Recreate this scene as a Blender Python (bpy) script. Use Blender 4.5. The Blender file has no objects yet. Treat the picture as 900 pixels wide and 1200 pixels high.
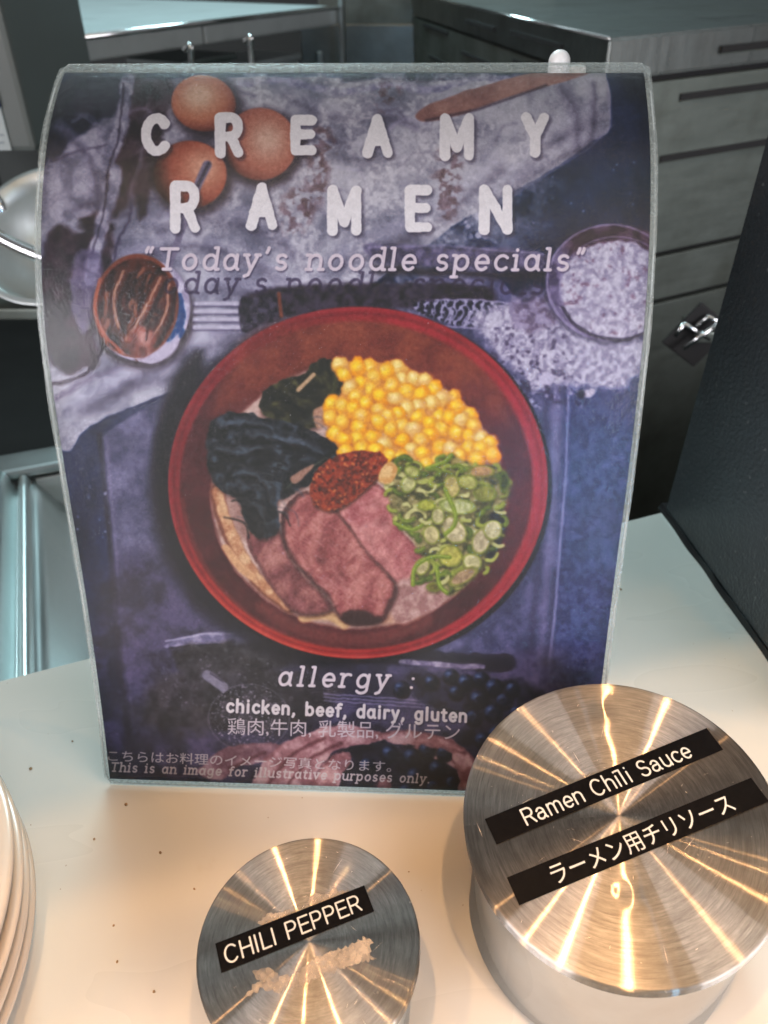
import bpy, bmesh, math, random
import numpy as np
from mathutils import Vector, Matrix
R = math.radians
random.seed(7)
scene = bpy.context.scene
COL = scene.collection

# ------------------------------------------------------------------ camera
CAM_Z, PITCH = 0.301, 36.6
cam_d = bpy.data.cameras.new('camera'); cam = bpy.data.objects.new('camera', cam_d); COL.objects.link(cam)
cam.location = (0, 0, CAM_Z); cam.rotation_euler = (R(90 - PITCH), 0, 0)
cam_d.sensor_fit = 'VERTICAL'; cam_d.sensor_height = 36; cam_d.lens = 27
cam_d.clip_start = 0.01; cam_d.clip_end = 50
cam_d.dof.use_dof = True; cam_d.dof.focus_distance = 0.285; cam_d.dof.aperture_fstop = 15
scene.camera = cam
scene.view_settings.view_transform = 'Standard'; scene.view_settings.look = 'None'
scene.view_settings.exposure = 0.0; scene.view_settings.gamma = 1.0
scene.view_settings.use_curve_mapping = False
scene.cycles.max_bounces = 8; scene.cycles.transparent_max_bounces = 12
scene.cycles.caustics_reflective = False; scene.cycles.caustics_refractive = False
scene.cycles.sample_clamp_indirect = 3.0
scene.cycles.use_denoising = True

# ------------------------------------------------------------------ room light
world = bpy.data.worlds.new('World'); scene.world = world; world.use_nodes = True
bg = world.node_tree.nodes['Background']
bg.inputs['Color'].default_value = (0.66, 0.66, 0.68, 1); bg.inputs['Strength'].default_value = 0.25

def area(name, loc, target, sx, sy, power, color):
    d = bpy.data.lights.new(name, 'AREA'); d.shape = 'RECTANGLE'; d.size = sx; d.size_y = sy
    d.energy = power; d.color = color
    o = bpy.data.objects.new(name, d); COL.objects.link(o); o.location = loc
    o.rotation_euler = (Vector(target) - Vector(loc)).to_track_quat('-Z', 'Y').to_euler()
    return o
# cool kitchen ceiling strips, then added fills: warm bounce, menu fills, blue glare
area('kitchen_ceiling_light', (-0.35, 2.25, 1.85), (-0.1, 0.6, 0.0), 0.9, 0.45, 44, (0.64, 0.94, 1.0))
area('kitchen_ceiling_light', (0.0, 1.18, 1.85), (0.0, 1.0, 0.0), 3.0, 0.22, 4.5, (0.74, 0.92, 1.0))  # second strip added so the lids' sides reflect teal
area('warm_bounce_fill', (0.1, -0.60, 1.85), (0.05, 0.1, 0.0), 2.6, 1.0, 13, (1.0, 0.76, 0.52))  # added fill in place of warm ceiling bounce, reflected in the lids
area('menu_fill_light', (-1.75, -1.45, 0.85), (0, 0.25, 0.15), 1.6, 1.1, 74, (0.97, 0.93, 1.0))  # added fills either side behind the camera to brighten the menu
area('menu_fill_light', (1.75, -1.45, 0.85), (0, 0.25, 0.15), 1.6, 1.1, 68, (0.97, 0.93, 1.0))
area('blue_glare_light', (0.49, -1.22, 0.09), (0.08, 0.24, 0.13), 0.07, 0.22, 2.6, (0.30, 0.62, 1.0))  # small blue lamp added to put a glare on the menu's right edge
# the row of warm heat-lamp bulbs over the counter
LAMP_ROW = [(-0.80, 1.3), (-0.23, 1.9), (-0.075, 2.4), (0.07, 2.4), (0.26, 0.5), (0.44, 0.9), (0.64, 0.7), (0.88, 0.6)]
for lx, pw in LAMP_ROW:
    d = bpy.data.lights.new('heat_lamp_bulb', 'POINT'); d.energy = pw * 2.6; d.color = (1.0, 0.52, 0.22); d.shadow_soft_size = 0.0045
    o = bpy.data.objects.new('heat_lamp_bulb', d); COL.objects.link(o); o.location = (lx, 0.040 + 0.16 * lx, 0.65)

# ------------------------------------------------------------------ helpers
def srgb(r, g, b):
    f = lambda c: (c / 255 / 12.92) if c / 255 <= 0.04045 else ((c / 255 + 0.055) / 1.055) ** 2.4
    return (f(r), f(g), f(b), 1.0)

class N:
    """tiny node-tree builder"""
    def __init__(s, name):
        s.m = bpy.data.materials.new(name); s.m.use_nodes = True
        s.t = s.m.node_tree; s.p = s.t.nodes['Principled BSDF']; s.out = s.t.nodes['Material Output']
    def node(s, kind, **kw):
        n = s.t.nodes.new('ShaderNode' + kind)
        for k, v in kw.items():
            if k in n.inputs: n.inputs[k].default_value = v
            else: setattr(n, k, v)
        return n
    def link(s, a, b): s.t.links.new(a, b)
    def set(s, **kw):
        for k, v in kw.items(): s.p.inputs[k.replace('_', ' ')].default_value = v
        return s
    def noise(s, scale, detail=6, rough=0.6, vec=None, dist=0.0):
        n = s.node('TexNoise', Scale=scale, Detail=detail, Roughness=rough, Distortion=dist)
        if vec is None: vec = s.coord()
        s.link(vec, n.inputs['Vector']); return n.outputs['Fac']
    def coord(s, which='Object'):
        if not hasattr(s, '_c'): s._c = s.node('TexCoord')
        return s._c.outputs[which]
    def mapping(s, vec, scale=(1, 1, 1), loc=(0, 0, 0), rot=(0, 0, 0)):
        m = s.node('Mapping'); m.inputs['Scale'].default_value = scale; m.inputs['Location'].default_value = loc
        m.inputs['Rotation'].default_value = rot
        s.link(vec, m.inputs['Vector']); return m.outputs['Vector']
    def ramp(s, fac, stops):
        r = s.node('ValToRGB'); e = r.color_ramp.elements
        while len(e) > 1: e.remove(e[-1])
        e[0].position = stops[0][0]; e[0].color = stops[0][1]
        for p, c in stops[1:]:
            x = e.new(p); x.color = c
        s.link(fac, r.inputs['Fac']); return r.outputs['Color']
    def g(s, v): return (v, v, v, 1)
    def math(s, op, a, b=None, clamp=False):
        m = s.node('Math', operation=op, use_clamp=clamp)
        for i, v in enumerate((a, b)):
            if v is None: continue
            if isinstance(v, (int, float)): m.inputs[i].default_value = v
            else: s.link(v, m.inputs[i])
        return m.outputs[0]
    def mix(s, fac, a, b):
        m = s.node('Mix', data_type='RGBA')
        for sock, v in ((m.inputs['Factor'], fac), (m.inputs[6], a), (m.inputs[7], b)):
            if isinstance(v, (int, float, tuple)): sock.default_value = v
            else: s.link(v, sock)
        return m.outputs[2]
    def bump(s, h, strength=0.2, dist=0.001):
        b = s.node('Bump', Strength=strength, Distance=dist); s.link(h, b.inputs['Height'])
        s.link(b.outputs['Normal'], s.p.inputs['Normal']); return b

def link_mesh(name, me, mat=None, parent=None, smooth=False):
    o = bpy.data.objects.new(name, me); COL.objects.link(o)
    if mat is not None and not me.materials: me.materials.append(mat.m if isinstance(mat, N) else mat)
    if parent is not None: o.parent = parent
    if smooth:
        for p in me.polygons: p.use_smooth = True
    return o
def obj(name, bm, mat=None, parent=None, smooth=False):
    me = bpy.data.meshes.new(name); bm.normal_update(); bm.to_mesh(me); bm.free()
    return link_mesh(name, me, mat, parent, smooth)
def tag(o, label=None, cat=None, group=None, kind=None):
    for k, v in (('label', label), ('category', cat), ('group', group), ('kind', kind)):
        if v: o[k] = v
    return o
def thing(name, label, cat, loc=(0, 0, 0), rot=(0, 0, 0), group=None):
    o = bpy.data.objects.new(name, None); COL.objects.link(o); o.location = loc; o.rotation_euler = rot
    o.empty_display_size = 0.02
    return tag(o, label, cat, group)
def add_box(bm, c, s, bevel=0.0, rot=None, seg=2):
    r = bmesh.ops.create_cube(bm, size=1.0); vs = r['verts']
    bmesh.ops.scale(bm, vec=s, verts=vs)
    if bevel > 0:
        es = list({e for v in vs for e in v.link_edges})
        q = bmesh.ops.bevel(bm, geom=es, offset=bevel, segments=seg, affect='EDGES', profile=0.6)
        vs = list({v for f in q['faces'] for v in f.verts} | {v for v in vs if v.is_valid})
    if rot is not None: bmesh.ops.rotate(bm, cent=(0, 0, 0), matrix=rot, verts=vs)
    bmesh.ops.translate(bm, vec=c, verts=vs)
    return vs
def box(c, s, bevel=0.0, rot=None):
    bm = bmesh.new(); add_box(bm, c, s, bevel, rot); return bm
def lathe(profile, seg=96, wob=None):
    """profile: list of (r, z); r == 0 closes on the axis"""
    bm = bmesh.new(); rings = []
    for r, z in profile:
        if r < 1e-7: rings.append([bm.verts.new((0, 0, z))]); continue
        rings.append([bm.verts.new((r * math.cos(2 * math.pi * k / seg), r * math.sin(2 * math.pi * k / seg), z)) for k in range(seg)])
    for a, b in zip(rings, rings[1:]):
        for k in range(seg):
            q = (k + 1) % seg
            vs = [a[0] if len(a) == 1 else a[k], a[0] if len(a) == 1 else a[q], b[0] if len(b) == 1 else b[q], b[0] if len(b) == 1 else b[k]]
            vs = list(dict.fromkeys(vs))
            if len(vs) > 2: bm.faces.new(vs)
    bmesh.ops.recalc_face_normals(bm, faces=bm.faces)
    return bm
def tube(bm, pts, r, seg=12, caps=True):
    pts = [Vector(p) for p in pts]; rings = []
    up = Vector((0, 0, 1))
    for i, p in enumerate(pts):
        d = (pts[min(i + 1, len(pts) - 1)] - pts[max(i - 1, 0)]).normalized()
        a = d.cross(up if abs(d.z) < 0.95 else Vector((1, 0, 0))).normalized(); b = d.cross(a)
        rings.append([bm.verts.new(p + r * (math.cos(t) * a + math.sin(t) * b)) for t in [2 * math.pi * k / seg for k in range(seg)]])
    for A, B in zip(rings, rings[1:]):
        for k in range(seg): bm.faces.new((A[k], A[(k + 1) % seg], B[(k + 1) % seg], B[k]))
    if caps: bm.faces.new(rings[0][::-1]); bm.faces.new(rings[-1])
def prism(pts, z0, z1):
    bm = bmesh.new(); a = [bm.verts.new((x, y, z0)) for x, y in pts]; b = [bm.verts.new((x, y, z1)) for x, y in pts]
    bm.faces.new(a[::-1]); bm.faces.new(b); n = len(pts)
    for i in range(n): bm.faces.new((a[i], a[(i + 1) % n], b[(i + 1) % n], b[i]))
    bmesh.ops.recalc_face_normals(bm, faces=bm.faces)
    return bm
def spline(P, n=8, closed=True):
    P = np.array(P, float); m = len(P); out = []
    for i in range(m if closed else m - 1):
        if closed: a, b, c, d = P[(i - 1) % m], P[i], P[(i + 1) % m], P[(i + 2) % m]
        else: a, b, c, d = P[max(i - 1, 0)], P[i], P[i + 1], P[min(i + 2, m - 1)]
        for t in np.arange(n) / n:
            out.append(0.5 * (2 * b + (c - a) * t + (2 * a - 5 * b + 4 * c - d) * t * t + (3 * b - a - 3 * c + d) * t ** 3))
    if not closed: out.append(P[-1])
    return np.array(out)
# ------------------------------------------------------------------ flat print: a small numpy rasteriser for posters and label tape
rng = np.random.RandomState(11)
_lat = [rng.rand(257, 257) for _ in range(8)]
def vnoise(x, y, k=0):
    L = _lat[k % 8]; xi = np.floor(x).astype(int); yi = np.floor(y).astype(int)
    fx = x - xi; fy = y - yi; fx = fx * fx * (3 - 2 * fx); fy = fy * fy * (3 - 2 * fy)
    xi &= 255; yi &= 255
    a = L[yi, xi]; b = L[yi, xi + 1]; c = L[yi + 1, xi]; d = L[yi + 1, xi + 1]
    return (a + (b - a) * fx) * (1 - fy) + (c + (d - c) * fx) * fy
def fbm(x, y, s, oct=4, k=0, gain=0.55):
    o = 0; a = 1; t = 0
    for i in range(oct):
        o = o + a * vnoise(x / s + 17.3 * i + 40, y / s + 9.1 * i + 40, k + i); t += a; a *= gain; s = s / 2.03
    return o / t
def sstep(a, b, x):
    t = np.clip((x - a) / (b - a), 0, 1); return t * t * (3 - 2 * t)

class Canvas:
    def __init__(s, X, Y, base):
        s.X, s.Y = X, Y; s.C = np.empty(X.shape + (3,), np.float32); s.C[:] = np.array(base, np.float32) / 255
        s.cx, s.cy = X[::8, ::8], Y[::8, ::8]
    def win(s, x0, y0, x1, y1):
        m = (s.cx > x0 - 12) & (s.cx < x1 + 12) & (s.cy > y0 - 12) & (s.cy < y1 + 12)
        r = np.where(m.any(1))[0]; c = np.where(m.any(0))[0]
        if not len(r): return None
        return slice(max(0, r[0] * 8 - 8), r[-1] * 8 + 16), slice(max(0, c[0] * 8 - 8), c[-1] * 8 + 16)
    def sdf_poly(s, P, X, Y):
        d = np.full(X.shape, 1e9); ins = np.zeros(X.shape, bool); n = len(P)
        for i in range(n):
            ax, ay = P[i]; bx, by = P[(i + 1) % n]; ex, ey = bx - ax, by - ay
            L = ex * ex + ey * ey + 1e-9
            t = np.clip(((X - ax) * ex + (Y - ay) * ey) / L, 0, 1)
            d = np.minimum(d, (X - ax - t * ex) ** 2 + (Y - ay - t * ey) ** 2)
            ins ^= ((ay > Y) != (by > Y)) & (X < ex * (Y - ay) / (ey if abs(ey) > 1e-9 else 1e-9) + ax)
        d = np.sqrt(d); return np.where(ins, -d, d)
    def put(s, w, m, col):
        """col: rgb tuple, or function (X, Y) -> rgb array 0..255"""
        X, Y = s.X[w], s.Y[w]
        c = np.array(col(X, Y) if callable(col) else col, np.float32) / 255
        s.C[w] += np.clip(m, 0, 1)[..., None] * (c - s.C[w])
    def poly(s, P, col, soft=0.6, a=1.0, smooth=True, warp=0, wk=0, ws=14, mod=None):
        P = spline(P, 5) if smooth else np.array(P, float)
        pad = soft + warp
        w = s.win(P[:, 0].min() - pad, P[:, 1].min() - pad, P[:, 0].max() + pad, P[:, 1].max() + pad)
        if w is None: return
        X, Y = s.X[w], s.Y[w]
        if warp: X, Y = X + warp * 2 * (fbm(X, Y, ws, 4, wk) - 0.5), Y + warp * 2 * (fbm(X, Y, ws, 4, wk + 3) - 0.5)
        m = 1 - sstep(-soft, soft, s.sdf_poly(P, X, Y))
        if mod is not None: m = m * mod(s.X[w], s.Y[w])
        s.put(w, m * a, col)
    def ell(s, cx, cy, rx, ry, col, soft=0.6, a=1.0, rot=0, warp=0, wk=0, ws=12, ring=None, mod=None):
        r = max(rx, ry) + soft + warp
        w = s.win(cx - r, cy - r, cx + r, cy + r)
        if w is None: return
        X, Y = s.X[w], s.Y[w]
        if warp: X, Y = X + warp * 2 * (fbm(X, Y, ws, 3, wk) - 0.5), Y + warp * 2 * (fbm(X, Y, ws, 3, wk + 3) - 0.5)
        c_, s_ = math.cos(rot), math.sin(rot)
        x = ((X - cx) * c_ + (Y - cy) * s_) / rx; y = (-(X - cx) * s_ + (Y - cy) * c_) / ry
        q = np.sqrt(x * x + y * y); d = (q - 1) * min(rx, ry)
        m = 1 - sstep(-soft, soft, d)
        if ring: m = 1 - sstep(-soft, soft, np.abs(d + ring / 2) - ring / 2)
        if mod is not None: m = m * mod(s.X[w], s.Y[w])
        s.put(w, m * a, col)
    def line(s, P, r, col, soft=0.5, a=1.0, smooth=False, r2=None, mod=None, warp=0, wk=0):
        P = spline(P, 6, closed=False) if smooth else np.array(P, float)
        rm = max(r, r2 or r) + soft + warp
        w = s.win(P[:, 0].min() - rm, P[:, 1].min() - rm, P[:, 0].max() + rm, P[:, 1].max() + rm)
        if w is None: return
        X, Y = s.X[w], s.Y[w]
        if warp: X, Y = X + warp * 2 * (fbm(X, Y, 9, 3, wk) - 0.5), Y + warp * 2 * (fbm(X, Y, 9, 3, wk + 3) - 0.5)
        d = np.full(X.shape, 1e9); n = len(P) - 1; rr2 = r if r2 is None else r2
        for i in range(n):
            ax, ay = P[i]; ex, ey = P[i + 1] - P[i]
            t = np.clip(((X - ax) * ex + (Y - ay) * ey) / (ex * ex + ey * ey + 1e-9), 0, 1)
            q = (i + t) / n
            d = np.minimum(d, np.hypot(X - ax - t * ex, Y - ay - t * ey) - (r + (rr2 - r) * q))
        m = 1 - sstep(-soft, soft, d)
        if mod is not None: m = m * mod(s.X[w], s.Y[w])
        s.put(w, m * a, col)
    def strokes(s, Ps, r, col, soft=0.5, a=1.0, box_=None):
        """many polylines as one mask (no double blending)"""
        A = np.concatenate([np.array(P, float) for P in Ps]); rm = r + soft
        w = s.win(A[:, 0].min() - rm, A[:, 1].min() - rm, A[:, 0].max() + rm, A[:, 1].max() + rm)
        if w is None: return
        X, Y = s.X[w], s.Y[w]; d = np.full(X.shape, 1e9)
        for P in Ps:
            for (ax, ay), (bx, by) in zip(P, P[1:]):
                ex, ey = bx - ax, by - ay
                t = np.clip(((X - ax) * ex + (Y - ay) * ey) / (ex * ex + ey * ey + 1e-9), 0, 1)
                d = np.minimum(d, np.hypot(X - ax - t * ex, Y - ay - t * ey))
        s.put(w, (1 - sstep(-soft, soft, d - r)) * a, col)
    def full(s, m, col): s.put((slice(None), slice(None)), m, col)

def lerpc(a, b, t):
    a = np.array(a, float); b = np.array(b, float); return a + (b - a) * np.asarray(t)[..., None]
def shade(a, b, s_=10, oct=4, k=0, lo=0.3, hi=0.7):
    return lambda X, Y: lerpc(a, b, sstep(lo, hi, fbm(X, Y, s_, oct, k)))

# skeleton lettering: unit = x-height, y up; each glyph: advance, strokes, serif ticks (x, y, half-left, half-right)
def arc(cx, cy, rx, ry, a0, a1, n=14):
    return [(cx + rx * math.cos(R(a0 + (a1 - a0) * i / n)), cy + ry * math.sin(R(a0 + (a1 - a0) * i / n))) for i in range(n + 1)]
GL = {
 'a': (.92, [arc(.40, .5, .36, .5, 0, 360), [(.78, 1), (.78, .12), (.9, 0)]], []),
 '@': (.92, [[(.10, .80)] + arc(.40, .66, .30, .34, 150, 0) + [(.72, .1), (.82, 0)], [(.70, .58), (.38, .55)] + arc(.34, .28, .28, .28, 110, 270) + [(.5, .02), (.72, .25)]], []),
 'b': (.92, [[(.08, 1.5), (.08, 0)], arc(.46, .5, .38, .5, 180, -180)], [(.08, 1.5, .18, 0)]),
 'c': (.80, [arc(.46, .5, .40, .5, 45, 315)], []),
 'd': (.92, [[(.82, 1.5), (.82, 0)], arc(.44, .5, .38, .5, 0, 360)], [(.82, 1.5, .18, 0), (.82, 0, 0, .15)]),
 'e': (.84, [[(.06, .5), (.80, .5)] + arc(.44, .5, .37, .5, 0, 315)], []),
 'f': (.55, [arc(.48, 1.2, .26, .28, 60, 180) + [(.22, 0)], [(0, 1), (.5, 1)]], [(.22, 0, .18, .2)]),
 'g': (.92, [arc(.42, .5, .37, .5, 0, 360), [(.80, 1), (.80, -.15)] + arc(.44, -.18, .36, .3, 0, -150)], []),
 'h': (.90, [[(.08, 1.5), (.08, 0)], [(.08, .62)] + arc(.43, .62, .35, .38, 180, 0) + [(.78, 0)]], [(.08, 1.5, .18, 0), (.08, 0, .15, .15), (.78, 0, .1, .2)]),
 'i': (.34, [[(.14, 1), (.14, 0)], [(.14, 1.38), (.14, 1.41)]], [(.14, 1, .18, 0), (.14, 0, .15, .18)]),
 'k': (.86, [[(.08, 1.5), (.08, 0)], [(.72, 1), (.10, .38)], [(.32, .58), (.78, 0)]], [(.08, 1.5, .18, 0), (.08, 0, .15, .12), (.72, 1, .15, .1)]),
 'l': (.34, [[(.14, 1.5), (.14, 0)]], [(.14, 1.5, .18, 0), (.14, 0, .15, .18)]),
 'm': (1.38, [[(.08, 1), (.08, 0)], [(.08, .65)] + arc(.37, .65, .29, .35, 180, 0) + [(.66, 0)], [(.66, .65)] + arc(.95, .65, .29, .35, 180, 0) + [(1.24, 0)]], [(.08, 1, .18, 0), (.08, 0, .14, .14), (.66, 0, .14, .14), (1.24, 0, .1, .18)]),
 'n': (.90, [[(.08, 1), (.08, 0)], [(.08, .62)] + arc(.43, .62, .35, .38, 180, 0) + [(.78, 0)]], [(.08, 1, .18, 0), (.08, 0, .15, .15), (.78, 0, .1, .2)]),
 'o': (.90, [arc(.44, .5, .38, .5, 0, 360)], []),
 'p': (.92, [[(.08, 1), (.08, -.5)], arc(.46, .5, .38, .5, 180, -180)], [(.08, 1, .18, 0), (.08, -.5, .16, .18)]),
 'r': (.62, [[(.08, 1), (.08, 0)], [(.08, .55)] + arc(.42, .6, .34, .4, 180, 60)], [(.08, 1, .18, 0), (.08, 0, .15, .2)]),
 's': (.72, [arc(.36, .75, .27, .25, 35, 250) + [(.40, .5)] + arc(.35, .25, .29, .25, 70, -145)], []),
 't': (.56, [[(.22, 1.32), (.22, .2)] + arc(.42, .2, .2, .2, 180, 300), [(0, 1), (.5, 1)]], []),
 'u': (.90, [[(.08, 1), (.08, .38)] + arc(.43, .38, .35, .38, 180, 360) + [(.78, 1), (.78, 0)]], [(.08, 1, .18, 0), (.78, 0, 0, .18)]),
 'v': (.82, [[(.04, 1), (.40, 0), (.76, 1)]], [(.04, 1, .12, .15), (.76, 1, .15, .12)]),
 'y': (.82, [[(.04, 1), (.40, 0)], [(.76, 1), (.30, -.38), (.08, -.48)]], [(.04, 1, .12, .15), (.76, 1, .15, .12)]),
 'T': (1.1, [[(.55, 1.42), (.55, 0)], [(.04, 1.42), (1.06, 1.42)]], [(.55, 0, .22, .22)]),
 'C': (1.18, [arc(.60, .71, .54, .73, 42, 318)], []),
 'S': (1.0, [arc(.48, 1.06, .38, .36, 25, 250) + [(.52, .72)] + arc(.48, .35, .42, .37, 70, -160)], []),
 'R': (1.08, [[(.1, 0), (.1, 1.42), (.55, 1.42)] + arc(.60, 1.04, .36, .38, 90, -90) + [(.1, .66)], [(.62, .66), (.98, 0)]], []),
 'E': (.95, [[(.9, 1.42), (.1, 1.42), (.1, 0), (.92, 0)], [(.1, .74), (.84, .74)]], []),
 'A': (1.15, [[(.04, 0), (.56, 1.42), (1.08, 0)], [(.22, .5), (.9, .5)]], []),
 'M': (1.3, [[(.1, 0), (.1, 1.42), (.65, .3), (1.2, 1.42), (1.2, 0)]], []),
 'N': (1.15, [[(.1, 0), (.1, 1.42), (1.02, 0), (1.02, 1.42)]], []),
 'Y': (1.1, [[(.04, 1.42), (.55, .66), (1.06, 1.42)], [(.55, .66), (.55, 0)]], []),
 'H': (1.1, [[(.1, 0), (.1, 1.42)], [(1.0, 0), (1.0, 1.42)], [(.1, .74), (1.0, .74)]], []),
 'I': (.34, [[(.14, 0), (.14, 1.42)]], []),
 'L': (.84, [[(.1, 1.42), (.1, 0), (.80, 0)]], []),
 'P': (1.02, [[(.1, 0), (.1, 1.42), (.55, 1.42)] + arc(.56, 1.03, .36, .39, 90, -90) + [(.1, .64)]], []),
 '|': (.40, [[(.14, 1.42), (.14, 0)], [(-.22, 1.42), (.14, 1.42)]], []),
 ',': (.36, [[(.16, .06), (.18, -.02), (.06, -.28)]], []), '.': (.36, [[(.14, .04), (.16, .04)]], []),
 ':': (.4, [[(.16, .08), (.18, .08)], [(.16, .8), (.18, .8)]], []),
 "'": (.34, [[(.18, 1.5), (.18, 1.42), (.10, 1.18)]], []),
 '"': (.6, [[(.18, 1.5), (.18, 1.42), (.10, 1.18)], [(.44, 1.5), (.44, 1.42), (.36, 1.18)]], []),
 '`': (.6, [[(.20, 1.5), (.12, 1.3), (.12, 1.2)], [(.46, 1.5), (.38, 1.3), (.38, 1.2)]], []),
 ' ': (.55, [], []),
}
def text_strokes(txt, x0, x1, yb0, yb1, xh, slant=0.0, serif=False, xw=1.0):
    """strokes of a line of text whose baseline runs (x0,yb0)->(x1,yb1) in canvas units with y down; fitted to x1-x0 by tracking"""
    adv = [GL[c][0] for c in txt]; nat = sum(adv[:-1]) + GL[txt[-1]][0] - 0.1
    tr = ((x1 - x0) / (xh * xw) - nat) / max(1, len(txt) - 1)
    dx, dy = x1 - x0, yb1 - yb0; L = math.hypot(dx, dy); c, s_ = dx / L, dy / L
    out = []; pen = 0.0
    for ch, a in zip(txt, adv):
        for st in GL[ch][1] + ([[(t[0] - t[2], t[1]), (t[0] + t[3], t[1])] for t in GL[ch][2]] if serif else []):
            q = []
            for (u, v) in st:
                X = (pen + u + slant * v / xw) * xh * xw; Yv = -v * xh
                q.append((x0 + X * c - Yv * s_, yb0 + X * s_ + Yv * c))
            out.append(q)
        pen += a + tr
    return out

def font_bitmap(txt, res=44, ss=2):
    """lettering of the built-in font as a coverage bitmap; returns (bitmap, width_em) covering x 0..width, y -0.25..1"""
    cu = bpy.data.curves.new('lettering', 'FONT'); cu.body = txt; cu.resolution_u = 4
    o = bpy.data.objects.new('lettering', cu); COL.objects.link(o)
    dg = bpy.context.evaluated_depsgraph_get(); me = bpy.data.meshes.new_from_object(o.evaluated_get(dg))
    me.calc_loop_triangles()
    V = np.array([v.co[:2] for v in me.vertices]); T = np.array([t.vertices[:] for t in me.loop_triangles])
    bpy.data.objects.remove(o); bpy.data.meshes.remove(me); bpy.data.curves.remove(cu)
    wem = V[:, 0].max() + 0.02; k = res * ss
    H, W = int(1.25 * k), int(wem * k) + 2
    B = np.zeros((H, W), np.float32)
    P = np.stack([V[:, 0] * k, (V[:, 1] + 0.25) * k], 1)
    for t in T:
        a, b, c = P[t]; x0, x1 = int(max(0, min(a[0], b[0], c[0]))), int(max(a[0], b[0], c[0])) + 1
        y0, y1 = int(max(0, min(a[1], b[1], c[1]))), int(max(a[1], b[1], c[1])) + 1
        gx, gy = np.meshgrid(np.arange(x0, min(W, x1 + 1)) + .5, np.arange(y0, min(H, y1 + 1)) + .5)
        if gx.size == 0: continue
        e = lambda p, q: (q[0] - p[0]) * (gy - p[1]) - (q[1] - p[1]) * (gx - p[0])
        e0, e1, e2 = e(a, b), e(b, c), e(c, a)
        ins = ((e0 >= 0) & (e1 >= 0) & (e2 >= 0)) | ((e0 <= 0) & (e1 <= 0) & (e2 <= 0))
        B[y0:y0 + gx.shape[0], x0:x0 + gx.shape[1]] = np.maximum(B[y0:y0 + gx.shape[0], x0:x0 + gx.shape[1]], ins)
    H2, W2 = H // ss, W // ss
    return B[:H2 * ss, :W2 * ss].reshape(H2, ss, W2, ss).mean((1, 3)), wem
def put_bitmap(cv, bw, x0, x1, yb0, yb1, h, col, a=1.0, bold=0.0, slant=0.0):
    """h = em height in canvas units"""
    B, wem = bw; dx, dy = x1 - x0, yb1 - yb0; L = math.hypot(dx, dy); c, s_ = dx / L, dy / L
    xs = [x0, x1]; w = cv.win(min(xs) - h, min(yb0, yb1) - h * 1.2, max(xs) + h, max(yb0, yb1) + h)
    X, Y = cv.X[w], cv.Y[w]
    u = ((X - x0) * c + (Y - yb0) * s_) / L * wem; v = ((X - x0) * s_ - (Y - yb0) * c) / h
    u = u - slant * v
    H2, W2 = B.shape; res = H2 / 1.25
    fx = u * (W2 / wem) - .5; fy = (v + .25) * res - .5
    def smp(fx, fy):
        xi = np.floor(fx).astype(int); yi = np.floor(fy).astype(int); tx, ty = fx - xi, fy - yi
        ok = (xi >= 0) & (yi >= 0) & (xi < W2 - 1) & (yi < H2 - 1); xi = np.clip(xi, 0, W2 - 2); yi = np.clip(yi, 0, H2 - 2)
        return ok * ((B[yi, xi] * (1 - tx) + B[yi, xi + 1] * tx) * (1 - ty) + (B[yi + 1, xi] * (1 - tx) + B[yi + 1, xi + 1] * tx) * ty)
    m = smp(fx, fy)
    if bold:
        for ox, oy in ((bold, 0), (-bold, 0), (0, bold), (0, -bold), (.7 * bold, .7 * bold), (-.7 * bold, .7 * bold), (.7 * bold, -.7 * bold), (-.7 * bold, -.7 * bold)):
            m = np.maximum(m, smp(fx + ox * res, fy + oy * res))
    cv.put(w, m * a, col)
def make_image(name, C):
    """C: (H, W, 3) sRGB 0..1, row 0 = bottom"""
    H, W = C.shape[:2]; im = bpy.data.images.new(name, W, H, alpha=False)
    px = np.ones((H, W, 4), np.float32); px[..., :3] = np.clip(C, 0, 1)
    im.pixels.foreach_set(px.ravel()); im.update(); im.pack()
    return im
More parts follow.
